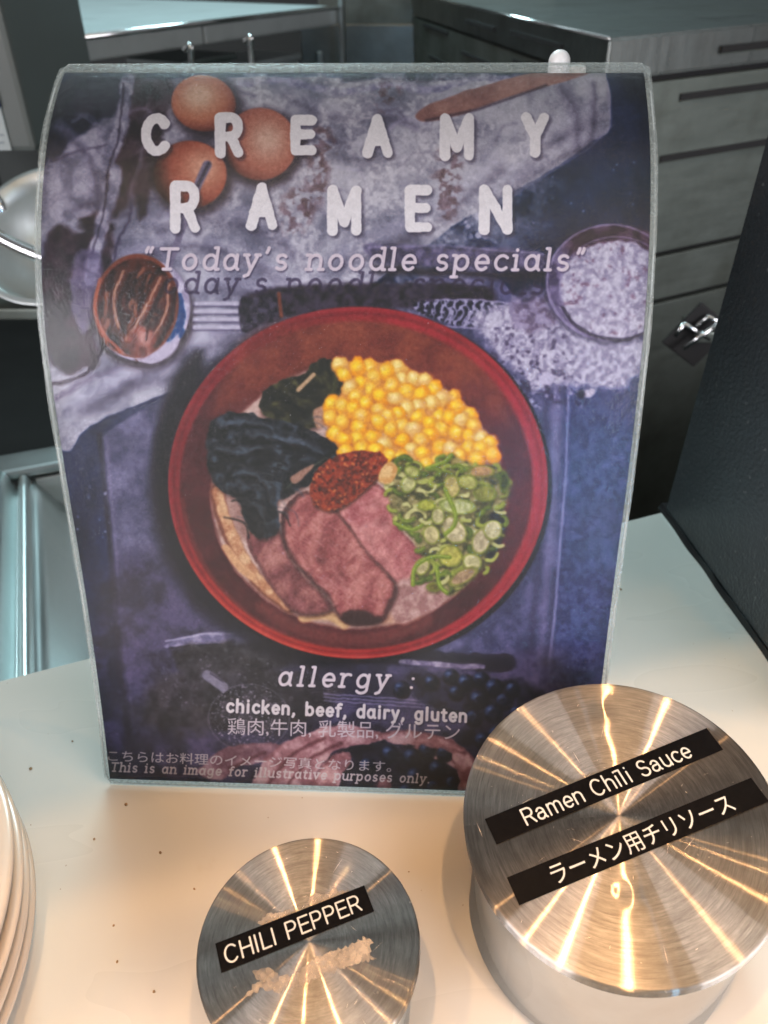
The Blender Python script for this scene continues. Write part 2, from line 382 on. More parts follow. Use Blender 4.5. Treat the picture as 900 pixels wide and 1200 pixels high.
# ------------------------------------------------------------------ the printed menu artwork (camera projection of the sheet, fitted as polynomials: u, v in -1..1 -> image pixels)
GX = [405.16, -3.96, 3.33, 10.82, 5.56, -3.19, -2.86, 338.93, 67.31, -3.74, -50.56, -35.35, 11.53, 15.24, 0.81, -4.53, -2.6, 6.98, 9.43, -3.09, -5.52]
GY = [541.52, -456.14, -105.1, -5.04, 76.49, 36.18, -9.7, 4.58, -3.15, 6.64, 1.73, -9.58, -4.12, 2.9, 0.01, -0.08, 0.01, 0.08, 0.1, -0.06, -0.08]
def sheet_to_pixels(U, V):
    X = sum(GX[i * 7 + j] * U ** i * V ** j for i in range(3) for j in range(7))
    Y = sum(GY[i * 7 + j] * U ** i * V ** j for i in range(3) for j in range(7))
    return X, Y
ART_W, ART_H = 1296, 1818
def paint_menu():
    u = (np.arange(ART_W) + .5) / ART_W * 2 - 1; v = (np.arange(ART_H) + .5) / ART_H * 2 - 1
    U, V = np.meshgrid(u, v); X, Y = sheet_to_pixels(U, V)
    cv = Canvas(X, Y, (34, 44, 88))
    F = fbm
    nf = F(X, Y, 70, 5, 0); nm = F(X, Y, 18, 4, 2); ns = F(X, Y, 5, 3, 4); ng = F(X, Y, 1.6, 2, 6)
    # painted navy table
    cv.full(np.ones_like(X), lambda X, Y: lerpc((16, 26, 62), (34, 46, 92), sstep(.3, .7, nf)))
    # weathered board under the bowl
    board = [(118, 512), (300, 400), (560, 300), (668, 420), (664, 560), (655, 700), (632, 960), (150, 960), (146, 860), (128, 640)]
    def boardc(X, Y):
        t = F(X, Y, 26, 5, 1)[...]; c = lerpc((58, 57, 86), (112, 108, 140), sstep(.3, .72, t))
        return lerpc(c, (70, 66, 118), sstep(420, 640, X)[...] * .45)
    cv.poly(board, boardc, smooth=False, soft=1.2)
    cv.poly([(664, 420), (745, 430), (742, 700), (700, 960), (630, 960), (650, 760)], shade((50, 54, 108), (84, 84, 142), 9, 4, 3), smooth=False, soft=6, a=.9)
    cv.poly([(670, 470), (760, 430), (760, 620), (700, 960), (655, 960), (664, 700)], shade((40, 46, 100), (70, 74, 132), 7, 5, 2), smooth=False, soft=3, a=.7)
    cv.line([(667, 440), (663, 560), (650, 720), (638, 830), (630, 950)], 1.3, (142, 136, 178), soft=1.6, a=.75, warp=1.0)
    cv.line([(640, 440), (640, 560), (622, 760), (606, 880)], 3.5, (58, 48, 88), soft=5, a=.7, warp=2)
    cv.line([(652, 440), (650, 560), (636, 740), (622, 860)], 4, (128, 118, 158), soft=5, a=.5, warp=2)
    cv.line([(117, 512), (128, 620), (136, 720), (150, 860)], 3.2, (20, 18, 36), soft=3, a=.95)
    cv.line([(124, 516), (136, 640), (144, 740), (158, 860)], 1.5, (134, 124, 160), soft=2.5, a=.6, warp=1)
    cv.poly([(120, 515), (220, 450), (240, 560), (260, 680), (300, 760), (160, 800), (140, 700)], shade((86, 84, 112), (118, 114, 142), 20, 4, 5), soft=14, a=.55)
    # wide darker tone low on the board
    cv.poly([(120, 690), (200, 660), (330, 760), (560, 780), (660, 770), (640, 960), (120, 960)], shade((44, 38, 58), (88, 78, 112), 26, 5, 6), soft=22, a=.75)
    cv.poly([(480, 800), (650, 780), (640, 900), (520, 900)], shade((88, 80, 120), (116, 106, 142), 10, 4, 6), soft=16, a=.5)
    # cloth
    cloth = [(60, 180), (90, 110), (150, 96), (330, 92), (560, 96), (690, 84), (712, 96), (714, 150), (690, 172), (640, 205), (590, 232), (540, 262),
             (470, 310), (420, 345), (330, 392), (260, 432), (215, 456), (150, 480), (100, 505), (82, 530), (64, 518), (40, 430), (36, 260)]
    def clothc(X, Y):
        a = F(X + .6 * Y, Y - .4 * X, 48, 5, 3); b = F(X, Y, 11, 4, 5)
        c = lerpc((108, 106, 126), (176, 173, 188), sstep(.30, .70, a))
        return lerpc(c, (172, 168, 190), sstep(.58, .85, b) * .3)
    cv.poly(cloth, clothc, smooth=True, soft=1.0, warp=2.5)
    cv.line([(712, 100), (716, 150), (690, 176), (600, 232), (540, 266)], 1.2, (160, 154, 190), soft=2, a=.5)
    # folds and deep shade between them
    dark = (46, 32, 44)
    for P in ([(150, 96), (168, 92), (176, 130), (166, 190), (152, 240), (128, 262), (100, 275), (92, 250), (118, 215), (140, 170)],
              [(64, 268), (95, 275), (126, 262), (136, 290), (122, 330), (112, 380), (118, 420), (96, 436), (62, 432), (50, 380), (50, 310)],
              [(172, 96), (206, 96), (200, 130), (190, 160), (196, 200), (176, 236), (165, 260), (158, 228), (170, 180), (176, 130)],
              [(108, 330), (122, 318), (118, 352), (108, 372)]):
        cv.poly(P, shade((30, 20, 32), (66, 46, 60), 14, 4, 2), soft=5, warp=7, wk=2, a=.93)
    cv.poly([(72, 96), (150, 94), (146, 130), (110, 148), (84, 172), (60, 200), (56, 150)], shade((22, 26, 52), (48, 44, 66), 16, 4, 2), soft=5, warp=6, a=.95)
    cv.poly([(96, 160), (140, 148), (128, 190), (122, 240), (96, 256), (66, 262), (52, 240), (56, 200), (76, 178)], shade((98, 95, 118), (156, 152, 172), 16, 5, 1), soft=4, warp=5, wk=1, a=.9)
    cv.line([(62, 190), (100, 178), (128, 172)], 1.2, (60, 50, 78), soft=2.5, a=.7, warp=3)
    cv.line([(150, 96), (142, 150), (128, 190), (136, 210), (124, 250), (112, 300), (106, 330)], 8, shade((104, 101, 124), (168, 164, 182), 16, 4, 7), soft=3, smooth=True, warp=3, wk=5)
    cv.line([(146, 100), (139, 160), (128, 200), (122, 250), (108, 300)], 1.0, (40, 30, 52), soft=1.6, a=.8, smooth=True, warp=2)
    cv.line([(155, 236), (150, 262), (136, 292), (128, 330)], 1.5, (60, 50, 80), soft=2, a=.8, warp=3)
    cv.line([(62, 452), (92, 444), (112, 428), (122, 404)], 2.2, (48, 34, 50), soft=2.5, a=.85, smooth=True, warp=3)
    cv.line([(64, 470), (100, 448), (140, 430)], 3, (76, 62, 90), soft=5, a=.6, smooth=True, warp=4)
    cv.poly([(88, 300), (114, 296), (122, 330), (112, 372), (96, 392), (84, 360)], shade((96, 86, 120), (128, 118, 150), 12, 4, 4), soft=4, warp=4, a=.7)
    cv.line([(250, 392), (300, 372), (350, 352)], 5, (76, 66, 96), soft=8, a=.5, warp=4)
    # soft folds: a lit ridge with a shaded valley beside it
    for P, w_ in (([(180, 262), (230, 250), (300, 262), (350, 300)], 9), ([(150, 300), (200, 282), (260, 290), (320, 320)], 7), ([(95, 470), (150, 440), (210, 430), (260, 412)], 10),
                  ([(130, 450), (180, 420), (250, 392), (330, 360)], 9), ([(560, 240), (600, 200), (640, 160), (690, 130)], 9), ([(600, 215), (650, 180), (700, 160)], 6), ([(330, 105), (380, 130), (440, 128), (500, 150)], 7),
                  ([(650, 95), (668, 125), (672, 170)], 7), ([(690, 95), (692, 130), (684, 168)], 5), ([(70, 150), (100, 180), (110, 230)], 6), ([(400, 300), (470, 268), (520, 240), (580, 190)], 9), ([(250, 330), (310, 338), (370, 325)], 8)):
        cv.line(P, w_, (176, 172, 196), soft=w_ * 1.2, a=.42, smooth=True, warp=3, wk=3)
        cv.line([(x + w_ * .9, y + w_ * 1.3) for x, y in P], w_ * .55, (58, 50, 74), soft=w_ * 1.1, a=.5, smooth=True, warp=3, wk=3)
    # crinkles
    for i in range(60):
        x = rng.uniform(60, 640); y = rng.uniform(110, 330 - .25 * max(0, x - 300)); an = rng.uniform(-1.2, .4); L = rng.uniform(10, 34)
        cv.line([(x, y), (x + L * math.cos(an), y + L * math.sin(an)), (x + 1.8 * L * math.cos(an + .5), y + 1.8 * L * math.sin(an + .5))], rng.uniform(.8, 2.4),
                (64, 54, 84) if i % 3 else (166, 158, 190), soft=3, a=rng.uniform(.15, .4), smooth=True, warp=2, wk=i)
    # folded sunlit hem at top
    cv.line([(280, 100), (330, 96), (400, 110), (460, 100), (500, 108), (560, 94), (620, 96)], 4, shade((110, 104, 140), (162, 156, 190), 6, 4, 1), soft=2.5, smooth=True, warp=3, a=.9)
    cv.line([(400, 96), (440, 92), (500, 96), (560, 90)], 2.5, (36, 32, 60), soft=2.5, warp=2, a=.8)
    # flour
    fm = sstep(.42, .62, F(X, Y, 30, 5, 4)) * sstep(215, 120, np.hypot((X - 420) * .75, (Y - 190)))
    cv.full(fm * .62, lambda X, Y: lerpc((150, 146, 164), (200, 196, 208), sstep(.35, .65, ns)))
    for P in ([(350, 172), (378, 150), (392, 180), (384, 230), (362, 262), (352, 230), (366, 200)], [(440, 108), (470, 100), (462, 122), (446, 130)],
              [(512, 180), (538, 176), (540, 232), (524, 262), (510, 240)], [(330, 240), (352, 226), (360, 262), (338, 280)]):
        cv.poly(P, shade((76, 48, 54), (112, 86, 98), 8, 4, 6), soft=8, warp=9, wk=6, a=.65, mod=lambda X, Y: sstep(.4, .6, fbm(X, Y, 7, 3, 1)))
    def crumbs(n, x0, y0, x1, y1, col, a, k=0, rr=(0.4, 1.3)):
        for _ in range(n):
            x, y, r = rng.uniform(x0, x1), rng.uniform(y0, y1), rng.uniform(*rr)
            cv.ell(x, y, r * rng.uniform(.7, 1.5), r, col, soft=.5, a=a * rng.uniform(.4, 1), rot=rng.uniform(0, 3))
    crumbs(50, 560, 190, 752, 300, (170, 168, 200), .8)
    crumbs(16, 545, 255, 575, 280, (190, 186, 210), .9, rr=(1.5, 4))
    # wooden spoon across the top
    cv.poly([(700, 82), (640, 84), (560, 104), (520, 118), (500, 126), (486, 138), (500, 144), (540, 136), (600, 114), (660, 98)],
            shade((134, 98, 96), (160, 122, 116), 26, 3, 5), soft=1.5, warp=1.0)
    cv.line([(500, 143), (560, 130), (640, 102)], 1.2, (54, 36, 56), soft=2.5, a=.8)
    # eggs
    def egg(cx, cy, rx, ry, rot, hi, mid, lo, lx, ly):
        cv.ell(cx + 4, cy + 5, rx + 5, ry + 5, (40, 26, 40), soft=8, a=.75, rot=rot)
        def c(X, Y):
            d = np.hypot((X - cx - lx * rx) / rx, (Y - cy - ly * ry) / ry)
            q = lerpc(hi, mid, sstep(.05, .9, d)); q = q + (lerpc((0, 0, 0), np.array(lo) - np.array(mid), sstep(.75, 1.5, d)))
            return q + (fbm(X, Y, 2.2, 3, 3)[..., None] - .5) * 16
        cv.ell(cx, cy, rx, ry, c, soft=1.0, rot=rot)
    egg(239, 123, 38, 33, .2, (214, 172, 152), (176, 116, 96), (84, 44, 44), -.15, -.25)
    egg(305, 171, 43, 43, .3, (204, 162, 148), (166, 108, 96), (82, 46, 48), .2, -.1)
    egg(223, 207, 43, 40, 0, (204, 150, 132), (156, 92, 78), (56, 26, 28), .38, -.2)
    # spoon resting in the bowl of melted chocolate
    cv.line([(243, 196), (230, 225), (205, 295), (190, 340)], 5.5, (120, 112, 136), soft=1, r2=3, smooth=True)
    cv.line([(245, 194), (232, 220)], 2.0, (66, 58, 82), soft=1)
    # bowl of chocolate
    cv.ell(168, 372, 60, 62, (40, 26, 34), soft=8, a=.8)
    cv.ell(168, 365, 55, 60, shade((150, 140, 168), (190, 182, 204), 8, 3, 1), rot=.3)
    cv.poly([(206, 345), (218, 360), (216, 392), (196, 402), (190, 392), (206, 376)], (34, 74, 136), soft=1, warp=5, wk=3, ws=6)
    cv.poly([(150, 416), (168, 410), (196, 404), (210, 392), (206, 412), (178, 428)], (176, 166, 190), soft=1.5, warp=1)
    cv.ell(160, 360, 50, 60, (120, 66, 50), rot=.1, soft=1)
    cv.ell(160, 361, 46, 56, shade((34, 16, 18), (84, 40, 30), 9, 4, 2), rot=.1, soft=1.5)
    for i in range(60):
        x = rng.uniform(126, 190); y = rng.uniform(312, 396); L = rng.uniform(10, 30)
        cv.line([(x, y), (x - 6 + rng.uniform(-4, 4), y + L * .6), (x - 3, y + L)], rng.uniform(1, 3.2), [(84, 44, 32), (34, 16, 14), (150, 98, 78)][i % 3], soft=1.2, a=.8, smooth=True, warp=2, wk=i, r2=.8)
    for P, c in (([(190, 330), (176, 360), (150, 402)], (104, 54, 40)), ([(200, 338), (196, 372), (178, 404)], (88, 44, 34)), ([(148, 322), (136, 352), (142, 388)], (84, 42, 32))):
        cv.line(P, 7, c, soft=3, smooth=True, r2=9, a=.8); cv.line([(x - 2, y - 2) for x, y in P], 1.1, (214, 176, 158), soft=1.0, smooth=True, a=.75, warp=2); cv.line([(x + 5, y + 3) for x, y in P], 2.2, (30, 12, 10), soft=2, smooth=True, a=.8, warp=2)
    cv.ell(166, 402, 17, 19, shade((96, 50, 42), (146, 90, 80), 7, 3, 1), soft=3, rot=.4)
    cv.ell(170, 398, 8, 8, (196, 152, 150), soft=4, a=.7)
    for P in ([(118, 330), (112, 360), (122, 392), (144, 414)],):
        cv.line(P, 1.8, (176, 104, 84), soft=1, smooth=True, a=.8, warp=1)
    cv.line([(196, 330), (178, 366), (172, 400)], 1.2, (40, 18, 18), soft=1.2, smooth=True, a=.8)
    # fork and knife handles above the bowl
    cv.poly([(285, 352), (330, 338), (440, 334), (560, 336), (580, 350), (560, 362), (400, 366), (300, 380), (285, 388)], shade((26, 18, 30), (66, 54, 76), 10, 4, 2), soft=4, warp=3)
    cv.poly([(430, 288), (520, 292), (590, 292), (640, 300), (640, 318), (560, 318), (460, 312), (440, 308)], shade((64, 58, 86), (112, 104, 138), 10, 4, 4), soft=3, warp=2)
    cv.line([(432, 292), (520, 290), (636, 300)], 1, (150, 142, 174), soft=1.2, a=.6, warp=1)
    cv.line([(440, 318), (560, 324), (640, 326)], 4, (30, 22, 36), soft=5, a=.8, warp=3)
    for k in range(4):
        y = 357.5 + k * 9.2
        cv.line([(229 - k * .4, y + 1.2), (284, y + 1.2)], 3.2, (66, 56, 84), soft=1.2, a=.7)
        cv.line([(230 - k * .4, y), (284, y)], 2.5, (176, 170, 190), soft=.8)
    cv.poly([(282, 352), (300, 350), (326, 346), (330, 372), (306, 382), (284, 391)], shade((30, 24, 40), (74, 66, 88), 6, 4, 1), soft=1.5, warp=1.5)
    cv.line([(327, 346), (330, 372)], 2.2, (116, 64, 46), soft=1)
    # ornate handle
    def ornate(X, Y):
        t = fbm(X, Y, 5.5, 3, 2); r = np.abs(np.sin((X * .8 + Y * .3) * .35 + 6 * t)); return lerpc((28, 26, 46), (158, 152, 184), sstep(.55, .95, r) * sstep(.3, .5, t))
    cv.poly([(484, 358), (520, 352), (560, 354), (598, 360), (602, 372), (596, 388), (560, 388), (530, 382), (500, 372)], ornate, soft=1.2, warp=1)
    for yy, o in ((356, 0), (390, 1)):
        cv.line([(500, yy - 2 + o * -6), (560, yy - 3 + o * 0), (600, yy + 2)], 1.1, (160, 152, 184), soft=1, a=.8, warp=1)
    for k in range(9):
        x = 522 + k * 8.2; cv.line([(x, 377), (x + 5, 368), (x + 1, 361)], 1.2, (150, 144, 176), soft=.8, smooth=True, a=.8); cv.line([(x + 3, 381), (x + 8, 373)], 1.1, (140, 132, 168), soft=.8, a=.8)
    # spilled flour right of the bowl
    cv.poly([(560, 372), (640, 352), (690, 380), (752, 392), (750, 440), (712, 458), (660, 452), (625, 462), (598, 430), (570, 404)], shade((136, 128, 154), (192, 186, 206), 4.5, 5, 3), soft=7, warp=10, wk=3, a=.95)
    cv.poly([(600, 350), (640, 340), (660, 372), (630, 392), (600, 384)], shade((84, 66, 92), (140, 128, 160), 6, 4, 1), soft=5, warp=6, a=.7)
    m = sstep(.56, .66, F(X, Y, 6, 3, 5)) * (X > 575) * (X < 665) * (Y > 385) * (Y < 475)
    cv.full(m * .7 * sstep(80, 40, np.hypot(X - 620, Y - 428)), (58, 46, 76))
    cv.ell(640, 445, 9, 8, (176, 168, 196), soft=1.5, warp=2, ws=5); cv.ell(690, 462, 8, 5, (176, 168, 190), soft=1.2, rot=-.4); cv.ell(681, 464, 5, 5, (30, 24, 50), soft=2, a=.8)
    crumbs(90, 590, 395, 700, 480, (170, 162, 192), .8, rr=(.6, 2.6)); crumbs(50, 600, 410, 690, 480, (60, 50, 80), .6, rr=(.6, 2.2))
    # glass bowl of flour
    cv.ell(716, 334, 79, 71, (30, 26, 52), soft=5, a=.6)
    cv.ell(716, 333, 77, 69, shade((74, 62, 96), (118, 106, 142), 9, 4, 2), soft=1)
    cv.ell(722, 290, 60, 24, shade((52, 30, 50), (88, 62, 86), 9, 4, 2), soft=4, warp=2)
    cv.ell(722, 342, 66, 58, shade((140, 132, 158), (190, 184, 204), 5, 5, 5), soft=2.5, warp=3)
    cv.ell(722, 342, 66, 58, (96, 60, 82), soft=3, a=.5, mod=lambda X, Y: sstep(.64, .74, fbm(X, Y, 7, 3, 7)))
    cv.ell(716, 333, 76, 68, (164, 156, 188), soft=1.2, ring=1.6, a=.75, warp=1)
    cv.ell(722, 339, 67, 60, (150, 142, 176), soft=1.2, ring=1.3, a=.8)
    cv.line(arc(722, 341, 67, 59, 20, 160), 1.8, (44, 34, 56), soft=1.6, a=.85, warp=2)
    # ---- below the bowl
    cv.poly([(195, 756), (240, 742), (330, 740), (380, 752), (300, 756), (210, 760)], shade((112, 106, 136), (150, 142, 170), 10, 3, 1), soft=2, warp=1.5)
    cv.line([(195, 752), (240, 744), (330, 742)], 1.2, (176, 170, 192), soft=1, a=.7, warp=1); cv.line([(200, 760), (260, 756)], 1.2, (24, 20, 36), soft=1.5, a=.8, warp=1)
    cv.poly([(215, 758), (330, 752), (400, 766), (340, 780), (230, 790), (205, 776)], shade((30, 26, 30), (76, 70, 74), 12, 5, 2), soft=6, warp=6, a=.85)
    cv.line([(360, 776), (420, 768), (500, 772), (560, 778), (596, 778)], 9, (30, 26, 44), soft=3, warp=2, a=.85)
    cv.line([(470, 776), (540, 782), (566, 782)], 3.2, shade((110, 100, 130), (164, 154, 178), 9, 3, 1), soft=1.5, warp=1)
    cv.line([(480, 770), (560, 768), (592, 768), (600, 776), (594, 787), (560, 786)], 1.3, (44, 38, 58), soft=1.2, warp=2.5, a=.9)
    cv.poly([(180, 800), (250, 776), (330, 782), (400, 800), (360, 850), (240, 860), (170, 850)], shade((34, 30, 36), (70, 62, 70), 12, 5, 3), soft=10, warp=8, a=.85)
    for _ in range(420):
        t = rng.uniform(0, 6.28); q = rng.rand() ** .5; x, y = 292 + 44 * q * math.cos(t), 840 + 38 * q * math.sin(t)
        cv.ell(x, y, rng.uniform(.4, 1.1), rng.uniform(.4, 1), (176, 166, 182), soft=.5, a=rng.uniform(.3, .9))
    for _ in range(260):
        x, y = rng.uniform(190, 400), rng.uniform(765, 830); cv.ell(x, y, rng.uniform(.4, 1.2), rng.uniform(.4, 1), (160, 150, 172), soft=.6, a=rng.uniform(.2, .7))
    cv.ell(292, 842, 48, 40, (140, 130, 150), soft=1, ring=1.2, a=.5, warp=1)
    cv.line([(243, 792), (262, 806)], 6, (138, 132, 150), soft=1.5, a=.85); cv.line([(247, 790), (262, 800)], 1, (60, 52, 70), soft=1, a=.8)
    # shadow of the ramen bowl
    cv.ell(400, 578, 224, 206, (16, 12, 28), soft=13, a=.85)
    cv.poly([(205, 440), (240, 420), (212, 560), (240, 680), (216, 668), (190, 600), (182, 520)], (14, 11, 24), soft=10, a=.9)
    # ---- the ramen bowl
    cx, cy, rx, ry = 419.5, 567, 222.5, 206
    cv.ell(cx + 2, cy + 3, rx + 2.5, ry + 2, (26, 16, 28), soft=1.2)
    cv.ell(cx, cy, rx, ry, lambda X, Y: lerpc(lerpc((128, 32, 44), (152, 34, 48), sstep(250, 600, X)), (176, 62, 50), sstep(600, 745, Y) * sstep(560, 330, X)) + (fbm(X, Y, 30, 3, 1)[..., None] - .5) * 26, soft=.9)
    cv.ell(cx, cy, rx - 1.5, ry - 1.5, (196, 104, 100), soft=.8, ring=1.4, a=.55, mod=lambda X, Y: .3 + .7 * sstep(600, 760, Y))
    cv.ell(cx, cy + 1, rx - 6, ry - 6, (96, 18, 34), soft=3, ring=2.5, a=.6)
    cv.ell(cx - 2, cy + 3, rx - 16, ry - 14, lambda X, Y: lerpc(lerpc((80, 26, 34), (116, 60, 48), sstep(560, 400, Y) * sstep(220, 320, X)), (94, 24, 36), sstep(540, 620, X)) + (fbm(X, Y, 24, 4, 3)[..., None] - .5) * 34, soft=2.5)
    cv.poly([(300, 392), (420, 376), (520, 392), (580, 440), (600, 500), (560, 480), (480, 430), (400, 418), (330, 440), (280, 470), (250, 480)], shade((110, 48, 42), (132, 70, 52), 20, 4, 3), soft=12, a=.7)
    cv.line(arc(cx, cy + 4, rx - 17, ry - 15, 95, 175), 2, (160, 70, 66), soft=3, a=.35)
    cv.line(arc(cx, cy + 4, rx - 10, ry - 9, -80, 60), 3, (168, 40, 60), soft=4, a=.55)
    # reflections in the lacquer low in the bowl
    cv.line(arc(415, 590, 168, 160, 60, 130), 8, (132, 76, 72), soft=7, a=.55)
    Z = lambda L: [(180 + x / 1.875, 340 + y / 1.875) for x, y in L]
    # broth
    cv.ell(419, 582, 173, 157, lambda X, Y: lerpc((146, 114, 108), (190, 162, 154), sstep(.3, .7, fbm(X, Y, 22, 4, 2))), soft=1.2, warp=1.5)
    cv.ell(419, 582, 173, 157, (84, 34, 36), soft=1.6, ring=2, a=.6, warp=1.5)
    cv.ell(419, 581, 169, 153, (196, 166, 156), soft=1.2, ring=1, a=.35, warp=1.5, mod=lambda X, Y: sstep(600, 680, Y))
    # noodle/bamboo at left, cream at the bottom
    cv.line(Z([(140, 445), (152, 500), (178, 560), (212, 620), (252, 665), (300, 700)]), 9, (118, 74, 62), soft=2, smooth=True, r2=7, warp=1)
    cv.line(Z([(142, 448), (156, 500), (182, 560), (216, 620), (254, 662), (296, 694)]), 6.5, shade((170, 122, 96), (206, 164, 132), 9, 4, 2), soft=2, smooth=True, r2=6, warp=2)
    cv.line(Z([(160, 570), (190, 612), (215, 632)]), 5, (196, 150, 118), soft=1.5, smooth=True, warp=1.5)
    cv.line(Z([(330, 722), (380, 716), (420, 736)]), 6, (196, 158, 122), soft=2.5, smooth=True, warp=2)
    cv.line(Z([(505, 722), (560, 718), (590, 700)]), 7, (196, 152, 128), soft=4, smooth=True, warp=2, a=.8)
    # sliced beef
    def meat(P, a, b, edge, k):
        P = Z(P); cv.poly([(x + 2, y + 3) for x, y in P], (50, 26, 30), soft=4, a=.7)
        cv.poly(P, edge, soft=1.2, warp=3, wk=k, ws=9)
        cxm = sum(p[0] for p in P) / len(P); cym = sum(p[1] for p in P) / len(P)
        Q = [(cxm + (x - cxm) * .94, cym + (y - cym) * .955) for x, y in P]
        def c(X, Y):
            g = fbm((X + Y * .75) * .55, (Y - X * .75) * .28, 9, 4, k); return lerpc(a, b, sstep(.3, .72, g)) + (fbm(X, Y, 2, 2, k + 1)[..., None] - .5) * 26
        cv.poly(Q, c, soft=3.5, warp=2.5, wk=k, ws=8)
        for _ in range(14):
            q = Q[rng.randint(len(Q))]; e = rng.uniform(.2, .9); x, y = cxm + (q[0] - cxm) * e, cym + (q[1] - cym) * e
            cv.ell(x, y, rng.uniform(4, 12), rng.uniform(2, 5), [(200, 150, 146), (96, 52, 56)][rng.randint(2)], soft=5, a=.3, rot=rng.uniform(.3, 1.2), warp=3, wk=rng.randint(8))
    meat([(205, 545), (270, 528), (295, 590), (345, 650), (392, 702), (330, 716), (288, 690), (245, 630)], (118, 70, 74), (156, 108, 104), (100, 62, 64), 1)
    meat([(395, 490), (440, 450), (482, 428), (524, 460), (536, 520), (580, 572), (603, 620), (562, 658), (505, 620), (452, 565), (425, 520)], (154, 92, 96), (188, 130, 128), (116, 70, 72), 3)
    cv.poly(Z([(540, 640), (600, 650), (640, 680), (590, 720), (540, 735), (520, 700)]), shade((150, 112, 110), (182, 148, 142), 9, 4, 2), soft=4, warp=2)
    meat([(283, 500), (305, 462), (335, 446), (385, 470), (425, 515), (465, 572), (512, 622), (534, 655), (520, 695), (500, 728), (440, 736), (405, 718), (388, 680), (345, 640), (302, 592), (283, 545)], (136, 78, 80), (174, 118, 114), (86, 50, 52), 5)
    for i in range(60):
        q = rng.rand(2); x = 195 + 0; X0, Y0 = (350 + q[0] * 90, 595 + q[1] * 110)
        cv.line([(X0, Y0), (X0 + rng.uniform(4, 12), Y0 + rng.uniform(3, 9))], .5, (196, 150, 148), soft=.9, a=.35)
    cv.line(Z([(305, 470), (284, 515), (290, 560), (330, 620), (385, 680), (400, 716), (440, 730)]), 1.8, (56, 32, 36), soft=5, smooth=True, a=.5, warp=4)
    cv.poly(Z([(425, 705), (480, 712), (500, 730), (440, 738), (415, 725)]), (58, 32, 34), soft=3, warp=3, a=.9)
    # wakame
    def weed(P, a, b, k):
        P = Z(P); cv.poly([(x + 1, y + 3) for x, y in P], (40, 22, 26), soft=4, a=.6)
        cv.poly(P, lambda X, Y: lerpc(a, b, sstep(.42, .78, fbm(X + 8 * vnoise(X / 14, Y / 14, k), Y, 11, 5, k))), soft=.9, warp=4, wk=k, ws=9)
    weed([(235, 240), (258, 214), (290, 198), (335, 185), (350, 165), (395, 157), (420, 200), (412, 232), (384, 256), (366, 300), (335, 306), (282, 292), (240, 275)], (34, 34, 24), (84, 80, 48), 2)
    cv.line(Z([(318, 222), (345, 195), (352, 188)]), 2.6, (176, 148, 122), soft=1.2); cv.poly(Z([(350, 270), (380, 258), (392, 290), (360, 305)]), (164, 128, 110), soft=2, warp=2)
    cv.line(Z([(392, 165), (400, 200), (386, 245)]), 2.5, (72, 72, 42), soft=3, a=.8, smooth=True); cv.line(Z([(260, 240), (300, 250), (340, 285)]), 2.5, (14, 14, 12), soft=3, a=.8, smooth=True)
    weed([(122, 300), (150, 276), (200, 272), (250, 284), (310, 296), (365, 320), (408, 345), (404, 385), (365, 408), (335, 432), (300, 452), (272, 470), (276, 530), (232, 548), (205, 510), (182, 462), (142, 438), (122, 400), (118, 345)], (18, 20, 26), (66, 74, 88), 4)
    for i in range(70):
        x = rng.uniform(130, 380); y = rng.uniform(285, 520 if x < 280 else 400); L = rng.uniform(14, 55); an = rng.uniform(-.5, .6)
        P = Z([(x, y), (x + L * math.cos(an), y + L * math.sin(an) * .8), (x + 1.5 * L * math.cos(an + .35), y + 1.5 * L * math.sin(an + .35))])
        if P[-1][0] < 392 and P[-1][0] > 246: cv.line(P, rng.uniform(.5, 1.2), [(70, 78, 92), (8, 8, 12), (104, 108, 116)][i % 3], soft=1.3, a=[.45, .7, .35][i % 3], smooth=True)
    for P in ([(150, 300), (200, 292), (260, 306)], [(210, 320), (270, 326), (330, 345)], [(140, 350), (190, 360), (230, 350)], [(190, 400), (240, 420), (256, 470)], [(220, 470), (240, 500), (238, 530)], [(300, 330), (350, 350), (380, 365)]):
        cv.line(Z(P), 3.2, (104, 112, 128), soft=5, a=.6, smooth=True, warp=4, wk=2); cv.line([(x, y + 6) for x, y in Z(P)], 2.4, (6, 6, 9), soft=4, a=.8, smooth=True, warp=4, wk=2)
    cv.line(Z([(290, 440), (330, 405), (375, 375), (400, 350)]), 3.4, (18, 22, 20), soft=1.5, smooth=True); cv.line(Z([(292, 438), (335, 402), (378, 372)]), .8, (96, 102, 96), soft=1, smooth=True, a=.8)
    cv.poly(Z([(300, 415), (330, 395), (352, 385), (345, 400), (312, 430)]), (150, 118, 106), soft=1.5, warp=1.5)
    # sweetcorn
    creg = spline(Z([(402, 168), (430, 160), (470, 160), (520, 166), (570, 178), (625, 212), (672, 245), (712, 280), (722, 310), (752, 350), (748, 378), (705, 378), (660, 372), (622, 408), (590, 385), (545, 382), (520, 372), (470, 356), (420, 362), (398, 335), (384, 296), (380, 262), (402, 240), (420, 210)]), 4)
    cv.poly([tuple(p) for p in creg], (204, 136, 62), smooth=False, soft=2, warp=2)
    pts = []
    gxs, gys = np.meshgrid(np.linspace(380, 590, 120), np.linspace(420, 570, 90)); sd = cv.sdf_poly(creg, gxs, gys)
    cand = [(gxs.flat[i], gys.flat[i], sd.flat[i]) for i in rng.permutation(gxs.size) if sd.flat[i] < -1.5]
    for x, y, d in cand:
        if all((x - a) ** 2 + (y - b) ** 2 > 12.4 ** 2 for a, b, _ in pts): pts.append((x, y, d))
    pts.sort(key=lambda p: p[1])
    cv_top = lambda X, Y: sstep(.40, .7, fbm(X, Y, 9, 3, 2))
